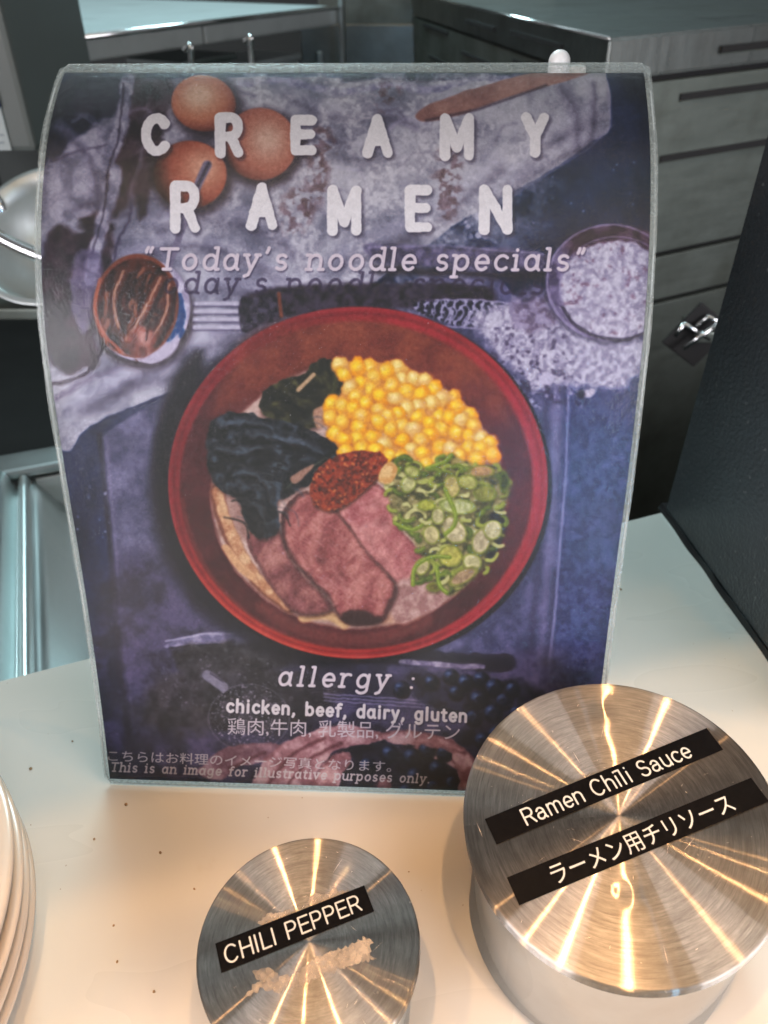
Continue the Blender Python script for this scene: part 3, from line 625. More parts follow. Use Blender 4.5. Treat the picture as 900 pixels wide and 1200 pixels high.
    cols = [((255, 206, 62), (236, 150, 20)), ((250, 200, 90), (226, 150, 50)), ((246, 212, 134), (214, 156, 84)), ((255, 198, 40), (234, 146, 14)), ((252, 204, 70), (230, 152, 30))]
    for i, (x, y, d) in enumerate(pts):
        hi, lo = cols[rng.randint(5)]; a = rng.uniform(0, 3.1); r1, r2 = rng.uniform(9.0, 12.0), rng.uniform(7.6, 9.8)
        cv.ell(x + .6, y + 1.2, r1 + 1, r2 + 1, (178, 112, 52), soft=2.2, rot=a, a=.6, warp=1.2, wk=i, ws=5)
        cv.ell(x, y, r1, r2, lambda X, Y: lerpc(hi, lo, sstep(.2, 1.1, np.hypot(X - x + 1.5, Y - y + 2) / 8.5)), soft=1.6, rot=a, warp=2.6, wk=i, ws=7)
        cv.ell(x + rng.uniform(-4, 2), y + rng.uniform(-4, 1), 2.4, 1.3, (255, 232, 180), soft=1.4, rot=rng.uniform(0, 3), a=rng.uniform(.2, .7))
        if i % 3 == 0: cv.line([(x - 3, y + 2), (x + 3, y + 1)], .6, (190, 110, 40), soft=1, a=.5)
    cv.poly([tuple(p) for p in creg], (214, 160, 130), smooth=False, soft=2, a=.34, mod=cv_top)
    # spring onion
    oreg = spline(Z([(520, 378), (560, 372), (600, 395), (650, 365), (700, 385), (778, 402), (780, 460), (770, 510), (762, 570), (735, 610), (700, 640), (650, 672), (600, 640), (565, 640), (590, 600), (560, 540), (530, 510), (515, 440)]), 4)
    cv.poly([tuple(p) for p in oreg], shade((62, 66, 34), (148, 138, 96), 7, 4, 3), smooth=False, soft=3, warp=4, a=.9)
    cv.poly(Z([(740, 490), (775, 500), (765, 560), (735, 600), (730, 560)]), (34, 28, 30), soft=3, warp=3, a=.9)
    gxs, gys = np.meshgrid(np.linspace(455, 600, 80), np.linspace(535, 700, 80)); sd = cv.sdf_poly(oreg, gxs, gys)
    oc = [(gxs.flat[i], gys.flat[i]) for i in rng.permutation(gxs.size) if sd.flat[i] < -2][:]
    used = []
    greens = [(112, 126, 46), (146, 154, 70), (170, 172, 98), (88, 104, 38), (196, 190, 136)]
    for x, y in oc:
        if all((x - a) ** 2 + (y - b) ** 2 > 10.5 ** 2 for a, b in used): used.append((x, y))
    for i, (x, y) in enumerate(used):
        g = greens[rng.randint(5)]; a0 = rng.uniform(0, 360); rr = rng.uniform(5, 11)
        P = arc(x, y, rr, rr * rng.uniform(.5, .9), a0, a0 + rng.uniform(70, 200), 8)
        cv.line([(px + .6, py + 1.4) for px, py in P], 2.6, (60, 62, 32), soft=2, a=.55)
        cv.line(P, rng.uniform(1.6, 3.4), tuple(c * .94 for c in g), soft=1.1, warp=1.6, wk=i, r2=rng.uniform(1.2, 3.2)); cv.line([(px - .6, py - .7) for px, py in P], .5, (186, 188, 128), soft=1.0, a=.4)
    for i, (x, y, a, b, r, c) in enumerate([(660, 530, 24, 34, -.6, (206, 190, 152)), (720, 555, 20, 30, .3, (196, 180, 148)), (652, 588, 26, 24, .2, (186, 178, 96)), (668, 478, 40, 17, .15, (196, 196, 148)), (728, 450, 26, 18, .1, (150, 150, 78)),
                                              (720, 402, 30, 14, 0, (186, 148, 104)), (655, 435, 18, 26, 0, (196, 178, 120)), (600, 476, 20, 12, 0, (176, 176, 84)), (745, 530, 20, 22, .2, (206, 196, 156)), (560, 430, 16, 20, .4, (198, 194, 140)), (700, 600, 22, 18, .3, (206, 196, 150)), (610, 540, 18, 22, -.3, (200, 186, 140)), (690, 425, 22, 16, .2, (190, 186, 112)), (590, 610, 16, 20, .5, (196, 182, 140)), (625, 500, 15, 19, 0, (206, 196, 150)), (680, 632, 36, 14, -.5, (176, 148, 118)), (770, 425, 10, 24, 0, (84, 90, 34)), (615, 655, 16, 10, 0, (128, 120, 60)), (568, 402, 18, 12, .4, (188, 186, 120))]):
        X0, Y0 = Z([(x, y)])[0]; a, b = a / 1.875, b / 1.875
        cv.ell(X0 + 1, Y0 + 2, a + 1, b + 1, (78, 72, 44), soft=2.5, rot=r, a=.6); cv.ell(X0, Y0, a, b, shade(tuple(.8 * q for q in c), c, 6, 3, i), soft=1, rot=r, warp=1)
        cv.ell(X0, Y0, a, b, (110, 122, 44), soft=1, ring=1.4, rot=r, a=.8, warp=1); cv.ell(X0, Y0, a * .5, b * .55, tuple(.82 * q for q in c), soft=1.2, ring=1, rot=r, a=.7)
    for k in range(6):
        x, y = Z([(638 + k * 12, 466)])[0]; cv.line([(x, y), (x - 1, y + 9)], .7, (140, 146, 84), soft=.8, a=.8)
    for P in ([(622, 610), (628, 650), (645, 668)], [(570, 650), (575, 612), (610, 590), (650, 590)], [(640, 440), (662, 492), (660, 520), (640, 540)], [(530, 515), (565, 530), (590, 520)], [(600, 395), (640, 380), (655, 365)]):
        cv.line(Z(P), 2.4, (112, 128, 42), soft=.9, smooth=True); cv.line([(x - .6, y - .8) for x, y in Z(P)], .6, (180, 190, 110), soft=.8, smooth=True, a=.7)
    # chilli paste
    pasteP = Z([(346, 425), (362, 395), (395, 370), (440, 358), (490, 358), (512, 375), (502, 405), (478, 430), (450, 455), (412, 482), (385, 488), (350, 470)])
    cv.poly([(x + 1, y + 3) for x, y in pasteP], (50, 22, 18), soft=3, a=.7)
    cv.poly(pasteP, shade((92, 38, 26), (146, 66, 42), 5, 4, 3), soft=1, warp=3, ws=6)
    for _ in range(170):
        x, y = rng.uniform(366, 452), rng.uniform(530, 600)
        if cv.sdf_poly(np.array(pasteP), np.array([x]), np.array([y]))[0] < 0:
            cv.ell(x, y, rng.uniform(.8, 2.4), rng.uniform(.6, 1.4), [(178, 88, 52), (56, 22, 18), (150, 60, 40), (200, 130, 86)][rng.randint(4)], soft=.6, rot=rng.uniform(0, 3), a=.85)
    cv.poly(Z([(498, 398), (520, 380), (536, 398), (520, 428), (495, 424)]), shade((190, 140, 90), (218, 176, 128), 6, 3, 2), soft=1.2, warp=1)
    # striped cloth edge
    for k in range(3): cv.line([(380, 814 + k * 4), (470, 820 + k * 4), (580, 828 + k * 4)], .8, (150, 142, 176), soft=1, a=.7, warp=1.5)
    # berries bed
    cv.poly([(330, 880), (380, 850), (480, 862), (560, 850), (600, 800), (640, 830), (620, 960), (300, 960)], shade((18, 16, 32), (48, 42, 66), 10, 4, 2), soft=8, warp=6, a=.93)
    cv.poly([(480, 790), (560, 800), (610, 800), (610, 840), (560, 846), (500, 830)], shade((20, 20, 38), (48, 46, 78), 9, 4, 5), soft=6, warp=6, a=.9)
    # pink wrapping cloth
    for P, a in (([(230, 905), (262, 880), (300, 872), (330, 876), (318, 890), (280, 900), (262, 915)], .75), ([(300, 910), (320, 880), (372, 856), (410, 852), (452, 862), (430, 874), (396, 880), (372, 905), (352, 935), (296, 935)], .95),
                 ([(470, 870), (500, 862), (540, 878), (562, 900), (560, 940), (540, 945), (536, 905), (510, 890)], .95), ([(352, 940), (384, 892), (410, 884), (400, 912), (386, 945)], .95)):
        cv.poly(P, shade((140, 98, 106), (208, 168, 172), 18, 4, 3), soft=1.5, warp=4, wk=2, a=a)
    for P in ([(310, 926), (338, 890), (380, 866)], [(330, 932), (360, 894), (400, 872)], [(366, 936), (392, 900)], [(548, 936), (540, 900), (508, 876)], [(270, 902), (310, 884)]):
        cv.line(P, 2.0, (92, 52, 62), soft=2.5, smooth=True, a=.8, warp=2)
    def berry(x, y, r):
        cv.ell(x + 1, y + 2, r + 1.5, r + 1.5, (10, 10, 22), soft=2, a=.85)
        cv.ell(x, y, r, r * .95, lambda X, Y: lerpc((62, 78, 122), (12, 16, 38), sstep(.1, 1.15, np.hypot(X - x + r * .35, Y - y + r * .35) / r)) + (fbm(X, Y, 3, 2, 1)[..., None] - .5) * 34, soft=1)
        cv.ell(x + rng.uniform(-2, 2), y + rng.uniform(-2, 2), r * .4, r * .34, (12, 14, 34), soft=1.2, a=.7, warp=1.2, ws=3); cv.ell(x - r * .3, y - r * .35, r * .22, r * .16, (150, 166, 200), soft=1.6, a=.35)
    for x, y, r in [(470, 808, 9), (505, 800, 8), (528, 793, 8), (545, 800, 9), (563, 797, 9), (578, 806, 10), (590, 822, 9), (560, 820, 10), (600, 808, 8), (577, 836, 10), (554, 842, 9), (534, 812, 8), (605, 836, 8), (456, 884, 9), (482, 888, 10), (478, 866, 9),
                    (500, 880, 9), (512, 902, 10), (486, 910, 10), (430, 898, 9), (476, 928, 9), (508, 924, 9), (530, 918, 8), (412, 934, 9), (404, 898, 7), (520, 884, 8), (582, 862, 10), (565, 868, 9), (600, 880, 9), (575, 890, 9), (590, 905, 9), (610, 860, 9)]:
        berry(x, y, r)
    for P in ([(440, 862), (480, 858), (520, 866), (545, 880), (530, 884), (500, 876), (462, 874)], [(530, 880), (556, 892), (552, 940), (536, 940), (538, 908)], [(352, 942), (372, 908), (396, 884), (412, 888), (396, 916), (384, 944)], [(430, 940), (444, 916), (456, 918), (450, 944)]):
        cv.poly(P, shade((140, 98, 104), (206, 164, 166), 14, 4, 4), soft=1.5, warp=4, wk=4, a=.92); cv.line(P[:4], 1.2, (96, 58, 66), soft=2, smooth=True, a=.6, warp=2)
    # general dusting and print grain
    crumbs(230, 90, 400, 745, 930, (176, 168, 196), .55, rr=(.3, .9))
    crumbs(60, 660, 480, 735, 820, (170, 166, 200), .6, rr=(.3, 1.0))
    crumbs(26, 70, 560, 130, 640, (170, 170, 200), .7, rr=(.4, 1.8))
    # the printed photograph is a little soft, with a fine grain
    B = cv.C
    for ax in (0, 1):
        k = {0: .26, 1: .22, 2: .11, 3: .04}; acc = B * k[0]
        for d in (1, 2, 3): acc = acc + k[d] * (np.roll(B, d, ax) + np.roll(B, -d, ax))
        B = acc
    cv.C = (B + (rng.rand(*X.shape)[..., None].astype(np.float32) - .5) * .05 + (fbm(X, Y, 3.2, 2, 5)[..., None] - .5) * .06).astype(np.float32)
    # ---- lettering
    ink = (238, 230, 236)
    ghost = text_strokes("oday's noodle specials", 192, 634, 345, 346, 16.0, slant=.16, serif=True, xw=1.12)
    cv.strokes(ghost, 1.8, (44, 30, 62), soft=1.1, a=.62)
    def big(ch, x0, x1, y0, y1, r=6.5, tilt=0.0):
        P = [[(px, py) for px, py in st] for st in GL[ch][1]]
        A = np.array([p for st in P for p in st]); mn, mx = A.min(0), A.max(0)
        sc = ((x1 - x0) - 2 * r) / max(.2, mx[0] - mn[0]), ((y1 - y0) - 2 * r) / (mx[1] - mn[1])
        Q = [[(x0 + r + (a - mn[0]) * sc[0] + tilt * ((b - mn[1]) * sc[1]), y1 - r - (b - mn[1]) * sc[1]) for a, b in st] for st in P]
        cv.strokes([[(a + 2.5, b + 3) for a, b in st] for st in Q], r, (40, 30, 52), soft=3, a=.5)
        for j, st in enumerate(Q):
            cv.line(st, r, ink, soft=.8, warp=.9, wk=j, r2=r * .88)
    for ch, a, b, c, d in (('C', 165, 200, 134, 186), ('R', 252, 286, 133, 188), ('E', 340, 372, 136, 185), ('A', 424, 461, 135, 188), ('M', 515, 556, 134, 191), ('Y', 610, 644, 133, 188),
                           ('R', 199, 235, 214, 276), ('A', 288, 326, 216, 273), ('M', 383, 424, 219, 279), ('E', 474, 507, 219, 275), ('N', 561, 601, 218, 278)):
        big(ch, a, b, c, d)
    t1 = text_strokes("`Today's noodle specials\"", 167, 682, 317.5, 318.5, 16.6, slant=.14, serif=True, xw=1.14)
    cv.strokes([[(x + 1.5, y + 2) for x, y in s_] for s_ in t1], 1.6, (50, 40, 66), soft=1.6, a=.55)
    cv.strokes(t1, 2.0, (206, 190, 202), soft=.7)
    t2 = text_strokes("allergy :", 326, 484, 803.5, 808, 14.6, slant=.18, serif=True, xw=1.12)
    cv.strokes([[(x + 1.2, y + 1.6) for x, y in s_] for s_ in t2], 1.6, (40, 30, 50), soft=1.5, a=.55); cv.strokes(t2, 1.8, (208, 192, 198), soft=.7)
    t3 = text_strokes("chicken, beef, dairy, gluten", 266, 546, 835, 847, 9.6)
    cv.strokes([[(x + 1, y + 1.4) for x, y in s_] for s_ in t3], 2, (40, 30, 50), soft=1.4, a=.5); cv.strokes(t3, 1.75, (214, 202, 206), soft=.6)
    put_bitmap(cv, font_bitmap("鶏肉,牛肉, 乳製品, グルテン"), 266, 539, 860.5, 867.5, 21.5, (204, 190, 198), .95, bold=.004)
    put_bitmap(cv, font_bitmap("こちらはお料理のイメージ写真となります。"), 124, 459, 892, 905, 14.0, (200, 188, 192), .92, bold=.006)
    t4 = text_strokes("This is an image for illustrative purposes only.", 130, 503, 904.5, 918.5, 6.6, slant=.15, serif=True, xw=1.1)
    cv.strokes(t4, .95, (206, 192, 194), soft=.55, a=.95)
    # ink is slightly mottled and the whites are tinted
    C = cv.C * (1 + .10 * (ng - .5) + .10 * (ns - .5))[..., None].astype(np.float32)
    L = C.mean(-1, keepdims=True); C = L + (C - L) * 1.0
    pur = np.clip((C[..., 2:3] - C[..., 1:2]) * 3.0, 0, 1)                       # cool inks print a little greyer
    C = C + pur * (L - C) * .36 * np.array([.45, .55, 1.0], np.float32)
    C = np.clip(C + .10 * np.sin((np.clip(C, 0, 1) - .5) * 2 * np.pi) * .55 + np.array([.004, .010, .0], np.float32), 0, 1)
    return C.astype(np.float32)
# ------------------------------------------------------------------ materials
def steel(name, base=(0.50, 0.50, 0.49), rough=0.32, scale=(1, 1, 60), grime=0.25, bump=0.08, tint=(0.16, 0.15, 0.13)):
    n = N(name); v = n.mapping(n.coord(), scale=scale)
    br = n.noise(14, 5, .6, v); pat = n.noise(9, 6, .65)
    n.link(n.mix(n.ramp(pat, [(.42, n.g(0)), (.75, n.g(grime))]), (*base, 1), (*tint, 1)), n.p.inputs['Base Color'])
    n.link(n.ramp(n.math('ADD', n.math('MULTIPLY', br, .5), n.math('MULTIPLY', pat, .5)), [(.3, n.g(rough * .75)), (.7, n.g(rough * 1.35))]), n.p.inputs['Roughness'])
    n.set(Metallic=1.0)
    b0 = n.node('Bump', Strength=.35, Distance=.004); n.link(n.noise(6, 2, .5), b0.inputs['Height'])
    b = n.node('Bump', Strength=bump, Distance=.0004); n.link(br, b.inputs['Height']); n.link(b0.outputs[0], b.inputs['Normal']); n.link(b.outputs[0], n.p.inputs['Normal'])
    return n

def counter_material():
    n = N('white_laminate'); a = n.noise(3.5, 5, .6); b = n.noise(160, 3, .6)
    col = n.mix(n.ramp(a, [(.35, n.g(0)), (.7, n.g(1))]), (*srgb(203, 204, 198)[:3], 1), (*srgb(196, 196, 189)[:3], 1))
    stain = n.noise(22, 5, .7); col = n.mix(n.ramp(stain, [(.64, n.g(0)), (.74, n.g(.16))]), col, srgb(176, 160, 128))
    spk = n.node('TexVoronoi', Scale=95.0); n.link(n.coord(), spk.inputs['Vector'])
    d = n.math('LESS_THAN', spk.outputs['Distance'], .035)
    sel = n.math('GREATER_THAN', n.noise(40, 2, .5), .60)
    col = n.mix(n.math('MULTIPLY', n.math('MULTIPLY', d, sel), .45), col, srgb(120, 92, 60))
    sm = n.noise(5, 2.5, .5, n.mapping(n.coord(), scale=(1, 3.2, 1), rot=(0, 0, .5)), dist=.4)
    col = n.mix(n.ramp(sm, [(.40, n.g(0)), (.95, n.g(.09))]), col, srgb(190, 184, 168))
    n.link(col, n.p.inputs['Base Color'])
    n.link(n.ramp(sm, [(.25, n.g(.25)), (.85, n.g(.34))]), n.p.inputs['Roughness'])
    n.bump(b, .04, .0003); return n
def plain(name, col, rough=.5, metal=0, bs=60, bstr=.1, var=.15, coat=0.0):
    n = N(name); a = n.noise(bs, 4, .6)
    c2 = tuple(c * (1 - var) for c in col[:3]) + (1,)
    n.link(n.mix(a, (*col[:3], 1), c2), n.p.inputs['Base Color']); n.set(Roughness=rough, Metallic=metal, Coat_Weight=coat)
    n.bump(a, bstr, .0005); return n

M_counter = counter_material()
M_steel = steel('brushed_steel', (0.42, 0.46, 0.46), .34)
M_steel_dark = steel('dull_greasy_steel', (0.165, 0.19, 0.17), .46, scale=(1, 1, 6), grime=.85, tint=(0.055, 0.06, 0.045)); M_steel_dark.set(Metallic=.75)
M_polish = steel('polished_steel', (0.86, 0.82, 0.77), .09, scale=(1, 1, 5), grime=.6, bump=.05, tint=(0.50, 0.38, 0.30))
M_dark = plain('gap_shade_black', (0.006, 0.006, 0.006, 1), .8)  # flat near-black stands in for the shade inside slots and gaps
M_grey_enamel = plain('grey_green_enamel', (0.075, 0.085, 0.08, 1), .45, bs=20, bstr=.05, var=.3)
M_floor = plain('dark_quarry_floor', (0.022, 0.023, 0.022, 1), .6, bs=8, var=.5)
M_wall = plain('dim_kitchen_wall_paint', (0.03, 0.034, 0.033, 1), .6, bs=4, var=.4)
M_white_plastic = plain('white_plastic', (.75, .77, .76, 1), .35)
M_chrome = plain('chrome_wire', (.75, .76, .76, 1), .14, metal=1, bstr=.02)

# ------------------------------------------------------------------ large setting
CX = R(20.8)                               # the counter's back edge runs at this angle
ex, ey = math.cos(CX), math.sin(CX)
E0 = Vector((-0.1955, 0.2633))             # a point of that edge
def edge(a, b=0.0): return (E0.x + ex * a - ey * b, E0.y + ey * a + ex * b)      # a along the edge, b away into the kitchen

bm = prism([edge(-1.2), edge(1.4), (edge(1.4)[0] + .5, -1.2), (edge(-1.2)[0] - .1, -1.2)], -0.03, 0.0)
es = [e for e in bm.edges if all(abs(v.co.z) < 1e-6 for v in e.verts)]
bmesh.ops.bevel(bm, geom=es, offset=.0022, segments=3, affect='EDGES')
tag(obj('counter_top', bm, M_counter, smooth=False), kind='structure')
tag(obj('counter_base', prism([edge(-1.2, -.012), edge(1.4, -.012), (edge(1.4)[0] + .45, -1.15), (edge(-1.2)[0] - .05, -1.15)], -0.92, -0.031), M_grey_enamel), kind='structure')
tag(obj('kitchen_floor', box((0, 1.0, -0.95), (7, 7, .06)), M_floor), kind='structure')
tag(obj('kitchen_wall', box((0, 3.3, .5), (7, .08, 3.0)), M_wall), kind='structure')

# ------------------------------------------------------------------ black divider panel on the counter
def panel_material():
    n = N('black_textured_panel'); a = n.noise(420, 3, .6); b = n.noise(12, 5, .6); sp = n.noise(260, 2, .4)
    n.link(n.mix(n.ramp(sp, [(.70, n.g(0)), (.76, n.g(.5))]), (.026, .028, .032, 1), (.20, .20, .20, 1)), n.p.inputs['Base Color'])
    n.link(n.ramp(b, [(.3, n.g(.34)), (.7, n.g(.55))]), n.p.inputs['Roughness']); n.bump(a, .6, .0010); return n
M_panel = panel_material()
P1 = Vector((.1845, .4050)); P2 = Vector((.2012, .2779)); pd = (P2 - P1).normalized(); PL = .188; P3 = P1 + pd * PL
pn = Vector((-pd.y, pd.x))
if pn.x < 0: pn = -pn
panel = thing('divider_panel', 'tall matt black textured divider panel standing at the right end of the white counter', 'divider panel')
th = .006
bm = prism([tuple(P1), tuple(P1 + pn * th), tuple(P3 + pn * th), tuple(P3)], .0035, .62)
bmesh.ops.bevel(bm, geom=list(bm.edges), offset=.0006, segments=1, affect='EDGES')
obj('panel_sheet', bm, M_panel, panel)
# rough bead of black sealant along its foot
bm = bmesh.new(); prev = None
for i in range(150):
    t = i / 149; c = P1 - pd * .005 + pd * (PL * t)
    w = .0022 + .0006 * (vnoise(np.array([t * 9]), np.array([3.]))[0] - .5) * 2; hh = .0034 + .0007 * (vnoise(np.array([t * 14]), np.array([9.]))[0] - .5) * 2
    ring = [bm.verts.new((c.x + pn.x * a, c.y + pn.y * a, z)) for a, z in ((-w, .0002), (-w * .75, hh * .5), (-.0008, hh), (.004, hh), (.004, .0002))]
    if prev:
        for k in range(4): bm.faces.new((prev[k], prev[k + 1], ring[k + 1], ring[k]))
    prev = ring
bmesh.ops.recalc_face_normals(bm, faces=bm.faces)
obj('sealant_bead', bm, plain('black_sealant', (.008, .009, .010, 1), .28, bs=300, bstr=.3), panel)

# ------------------------------------------------------------------ stainless cooking unit behind, right
unit = thing('cooking_unit', 'dull greasy steel kitchen unit with black slots, behind the menu at right', 'kitchen unit', (.25, .94, 0), (0, R(-2.0), 0))
A0 = R(25); ux, uy = math.cos(A0), math.sin(A0)
sdx, sdy = -.174, .985                      # the side runs back and a little to the left
bandz = [(-.92, -.0885), (-.082, -.0245), (-.018, .1755)]
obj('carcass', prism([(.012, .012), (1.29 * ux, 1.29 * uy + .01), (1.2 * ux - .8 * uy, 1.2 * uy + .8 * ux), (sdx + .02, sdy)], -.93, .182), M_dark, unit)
rotA = Matrix.Rotation(A0, 3, 'Z')
for z0, z1 in bandz:
    bm = bmesh.new(); add_box(bm, ((.65 * ux + .004 * uy), (.65 * uy - .004 * ux), (z0 + z1) / 2), (1.3, .010, z1 - z0), .0012, rotA)
    obj('front_panel', bm, M_steel_dark, unit)
for z0, z1 in ((-.92, .06), (.065, .178)):
    obj('side_panel', prism([(-.006, .0), (.004, .004), (sdx * 1.2 + .004, sdy * 1.2), (sdx * 1.2 - .006, sdy * 1.2)], z0, z1), M_steel_dark, unit)
def front_slot(u0, u1, z, hh=.0065):  # raised black bar in place of a slot's shaded opening
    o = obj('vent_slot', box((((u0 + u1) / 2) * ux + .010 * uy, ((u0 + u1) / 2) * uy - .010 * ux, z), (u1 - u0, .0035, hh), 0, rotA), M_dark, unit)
    obj('slot_lip', box((((u0 + u1) / 2) * ux + .0115 * uy, ((u0 + u1) / 2) * uy - .0115 * ux, z - hh * .5 - .0008), (u1 - u0, .005, .0010), .0003, rotA), M_steel_dark, unit)
for u0, u1, z in ((.092, .42, .158), (.078, .42, .095), (.35, .6, .03), (.14, .42, .2005)): front_slot(u0, u1, z)
for v0, v1, z, d in ((.12, .32, .200, .004), (.22, .315, .166, 0), (.40, .56, .198, .004), (.42, .60, .150, 0), (.62, .85, .120, 0), (.10, .30, .12, 0), (.35, .55, .100, 0), (.7, .9, .17, 0)):
    xm = lambda t: -.0085 + sdx * t - d
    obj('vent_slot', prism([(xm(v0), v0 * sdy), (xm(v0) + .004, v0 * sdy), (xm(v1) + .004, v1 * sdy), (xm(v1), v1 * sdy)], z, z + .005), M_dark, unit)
bm = prism([(-.009, -.012), (1.3 * ux, 1.3 * uy - .012), (1.3 * ux - .9 * uy, 1.3 * uy + .9 * ux), (sdx * 1.2 - .008, sdy * 1.22)], .182, .221)
bmesh.ops.bevel(bm, geom=list(bm.edges), offset=.0025, segments=3, affect='EDGES')
obj('top_plate', bm, steel('worn_steel_top', (.34, .37, .36), .30, scale=(1, 30, 1), grime=.7, tint=(.09, .085, .065)), unit)
bm = bmesh.new(); tube(bm, [(-.0095, -.0125, .2205), (sdx * .6 - .0095, sdy * .6, .2205), (sdx * 1.2 - .009, sdy * 1.2, .2205)], .0022, 8); obj('edge_highlight', bm, M_chrome, unit, smooth=True)  # chrome tube added to carry the bright highlight along this edge

# a lower cabinet side further back
cab = thing('low_cabinet', 'grey steel cabinet with upright streaks, behind the top edge of the menu', 'cabinet', (.05, 1.95, 0))
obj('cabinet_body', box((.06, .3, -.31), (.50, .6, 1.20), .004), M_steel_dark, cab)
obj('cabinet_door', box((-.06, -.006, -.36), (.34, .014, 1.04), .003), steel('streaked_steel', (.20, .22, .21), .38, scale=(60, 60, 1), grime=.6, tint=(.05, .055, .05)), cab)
for z in (-.05, .05, .13):
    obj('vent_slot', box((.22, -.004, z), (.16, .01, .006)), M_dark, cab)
obj('door_handle', box((-.19, -.02, .02), (.012, .02, .18), .003), M_steel, cab)

# ------------------------------------------------------------------ steel shelf, back left
SA = R(62)
sh = thing('steel_shelf', 'pale steel shelf with a bright rolled front edge, at the back left', 'shelf', (-.447, 1.118, .197), (0, 0, SA))
M_shelf = steel('shelf_steel', (.52, .57, .57), .40, scale=(20, 1, 1), grime=.35, tint=(.26, .30, .30)); M_shelf.set(Metallic=.6)
obj('shelf_board', box((.37, .36, 0.0), (.78, .72, .006), .002), M_shelf, sh)
obj('front_lip', box((.16, .001, -.014), (.36, .008, .026), .003), M_shelf, sh)
obj('front_lip', box((.555, .001, -.014), (.42, .008, .026), .003), M_shelf, sh)
bm = bmesh.new(); tube(bm, [(-.02, -.0015, .0012), (.76, -.0015, .0012)], .0042, 12); obj('rolled_edge', bm, M_chrome, sh, smooth=True)
for x in (.03, .755):
    obj('shelf_post', box((x, -.012, -.30 if x > .5 else -.47), (.010, .010, 1.28 if x > .5 else .90), .002), M_steel, sh)
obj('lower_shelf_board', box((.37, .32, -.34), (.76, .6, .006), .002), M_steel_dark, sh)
# things stored beneath it, mostly lost in the dark
for i, (x, w, h, m) in enumerate(((.12, .14, .20, M_grey_enamel), (.27, .09, .24, M_steel_dark), (.44, .14, .27, M_steel), (.64, .16, .25, M_shelf))):
    t = thing('storage_tub', ['small grey tub in the dark under the back steel shelf', 'narrow dull steel tub under the back steel shelf', 'tall pale steel tub beside the post under the back shelf', 'grey lidded tub at the far end under the back shelf'][i],
              'tub', tuple(sh.location + Vector((x * math.cos(SA) - .13 * math.sin(SA), x * math.sin(SA) + .13 * math.cos(SA), 0))), (0, 0, SA), 'tubs under the back shelf')
    t.location.z = .197 - .337
    obj('tub_body', box((0, 0, h / 2), (w, .12, h), .008), m, t); obj('tub_lid', box((0, 0, h + .006), (w + .008, .128, .010), .003), m, t)

# ------------------------------------------------------------------ wall machine, far left
mc = thing('control_cabinet', 'grey appliance with a navy badge and a white notice, at the far left edge', 'appliance', (-.458, .905, .117))
obj('housing', box((-.045, .12, .28), (.25, .24, .56), .006), plain('appliance_grey', (.10, .12, .115, 1), .5, bs=15, var=.15), mc)
obj('mounting_post', box((.035, .16, -.5), (.03, .03, 1.14), .003), M_steel_dark, mc)
obj('navy_badge', box((.022, -.0022, .072), (.066, .004, .056), .0015), plain('navy_enamel', srgb(22, 34, 88), .35), mc)
obj('notice_card', box((.016, -.0012, .026), (.076, .002, .048), .0005), plain('white_card', (.36, .42, .42, 1), .6), mc)
for k in range(5):
    obj('notice_line', box((.030, -.0028, .040 - k * .0075), (.040 - .004 * (k % 3), .0006, .0014)), plain('grey_print', (.2, .24, .26, 1), .6) if k == 0 else bpy.data.materials['grey_print'], mc)

# ------------------------------------------------------------------ steel bowl and its wire handle
bw = thing('steel_bowl', 'round brushed steel bowl with wire handles, half hidden behind the left edge of the menu', 'bowl', (-.330, .775, .062), (R(38), R(-4), 0))
prof = [(0, -.042), (.035, -.040), (.058, -.026), (.068, -.006), (.0725, .012), (.0775, .0085), (.0785, .0115), (.0735, .0095), (.069, -.007), (.059, -.028), (.036, -.042), (0, -.044)]
obj('bowl_shell', lathe(prof, 72), M_shelf, bw, smooth=True)
bm = bmesh.new(); tube(bm, spline([(-.125, .030, .040), (-.085, .028, .034), (-.045, -.006, .024), (.0, -.030, .018), (.06, -.052, .014)], 6, closed=False), .0075); obj('wire_handle', bm, M_chrome, bw, smooth=True)
bm = bmesh.new(); tube(bm, spline([(-.080, .056, .034), (-.064, .050, .040), (-.040, .022, .036), (-.036, .014, .030)], 6, closed=False), .0068); obj('wire_handle', bm, M_chrome, bw, smooth=True)
bst = thing('bowl_stand', 'dark steel stand under the round bowl at the left', 'stand', (-.33, .80, -.93))
obj('stand_top', box((0, .03, .925), (.16, .16, .012), .002), M_steel_dark, bst)
obj('stand_post', box((0, .03, .46), (.03, .03, .92), .003), M_steel_dark, bst)

# ------------------------------------------------------------------ steel sink with ribs, behind the counter at left
sk = thing('steel_sink', 'stainless sink and ribbed drainer just behind the counter at left', 'sink', (E0.x, E0.y, 0), (0, 0, CX))
def strip(name, prof, y0, y1, mat, parent, seg=16, smooth=True):
    """cross-section (x, z) extruded along local y, ends closed by depth"""
    bm = bmesh.new(); rows = []
    for j in range(seg + 1):
        y = y0 + (y1 - y0) * j / seg; rows.append([bm.verts.new((x, y, z)) for x, z in prof])
    for a, b in zip(rows, rows[1:]):
        for k in range(len(prof) - 1): bm.faces.new((a[k], b[k], b[k + 1], a[k + 1]))
    bmesh.ops.recalc_face_normals(bm, faces=bm.faces)
    o = obj(name, bm, mat, parent, smooth=smooth); s = o.modifiers.new('thickness', 'SOLIDIFY'); s.thickness = .0016; s.offset = -1
    return o
def bumpx(x0, x1, z0, h, n=8): return [(x0 + (x1 - x0) * i / n, z0 + h * math.sin(math.pi * i / n) ** .8) for i in range(n + 1)]
zs = -.085
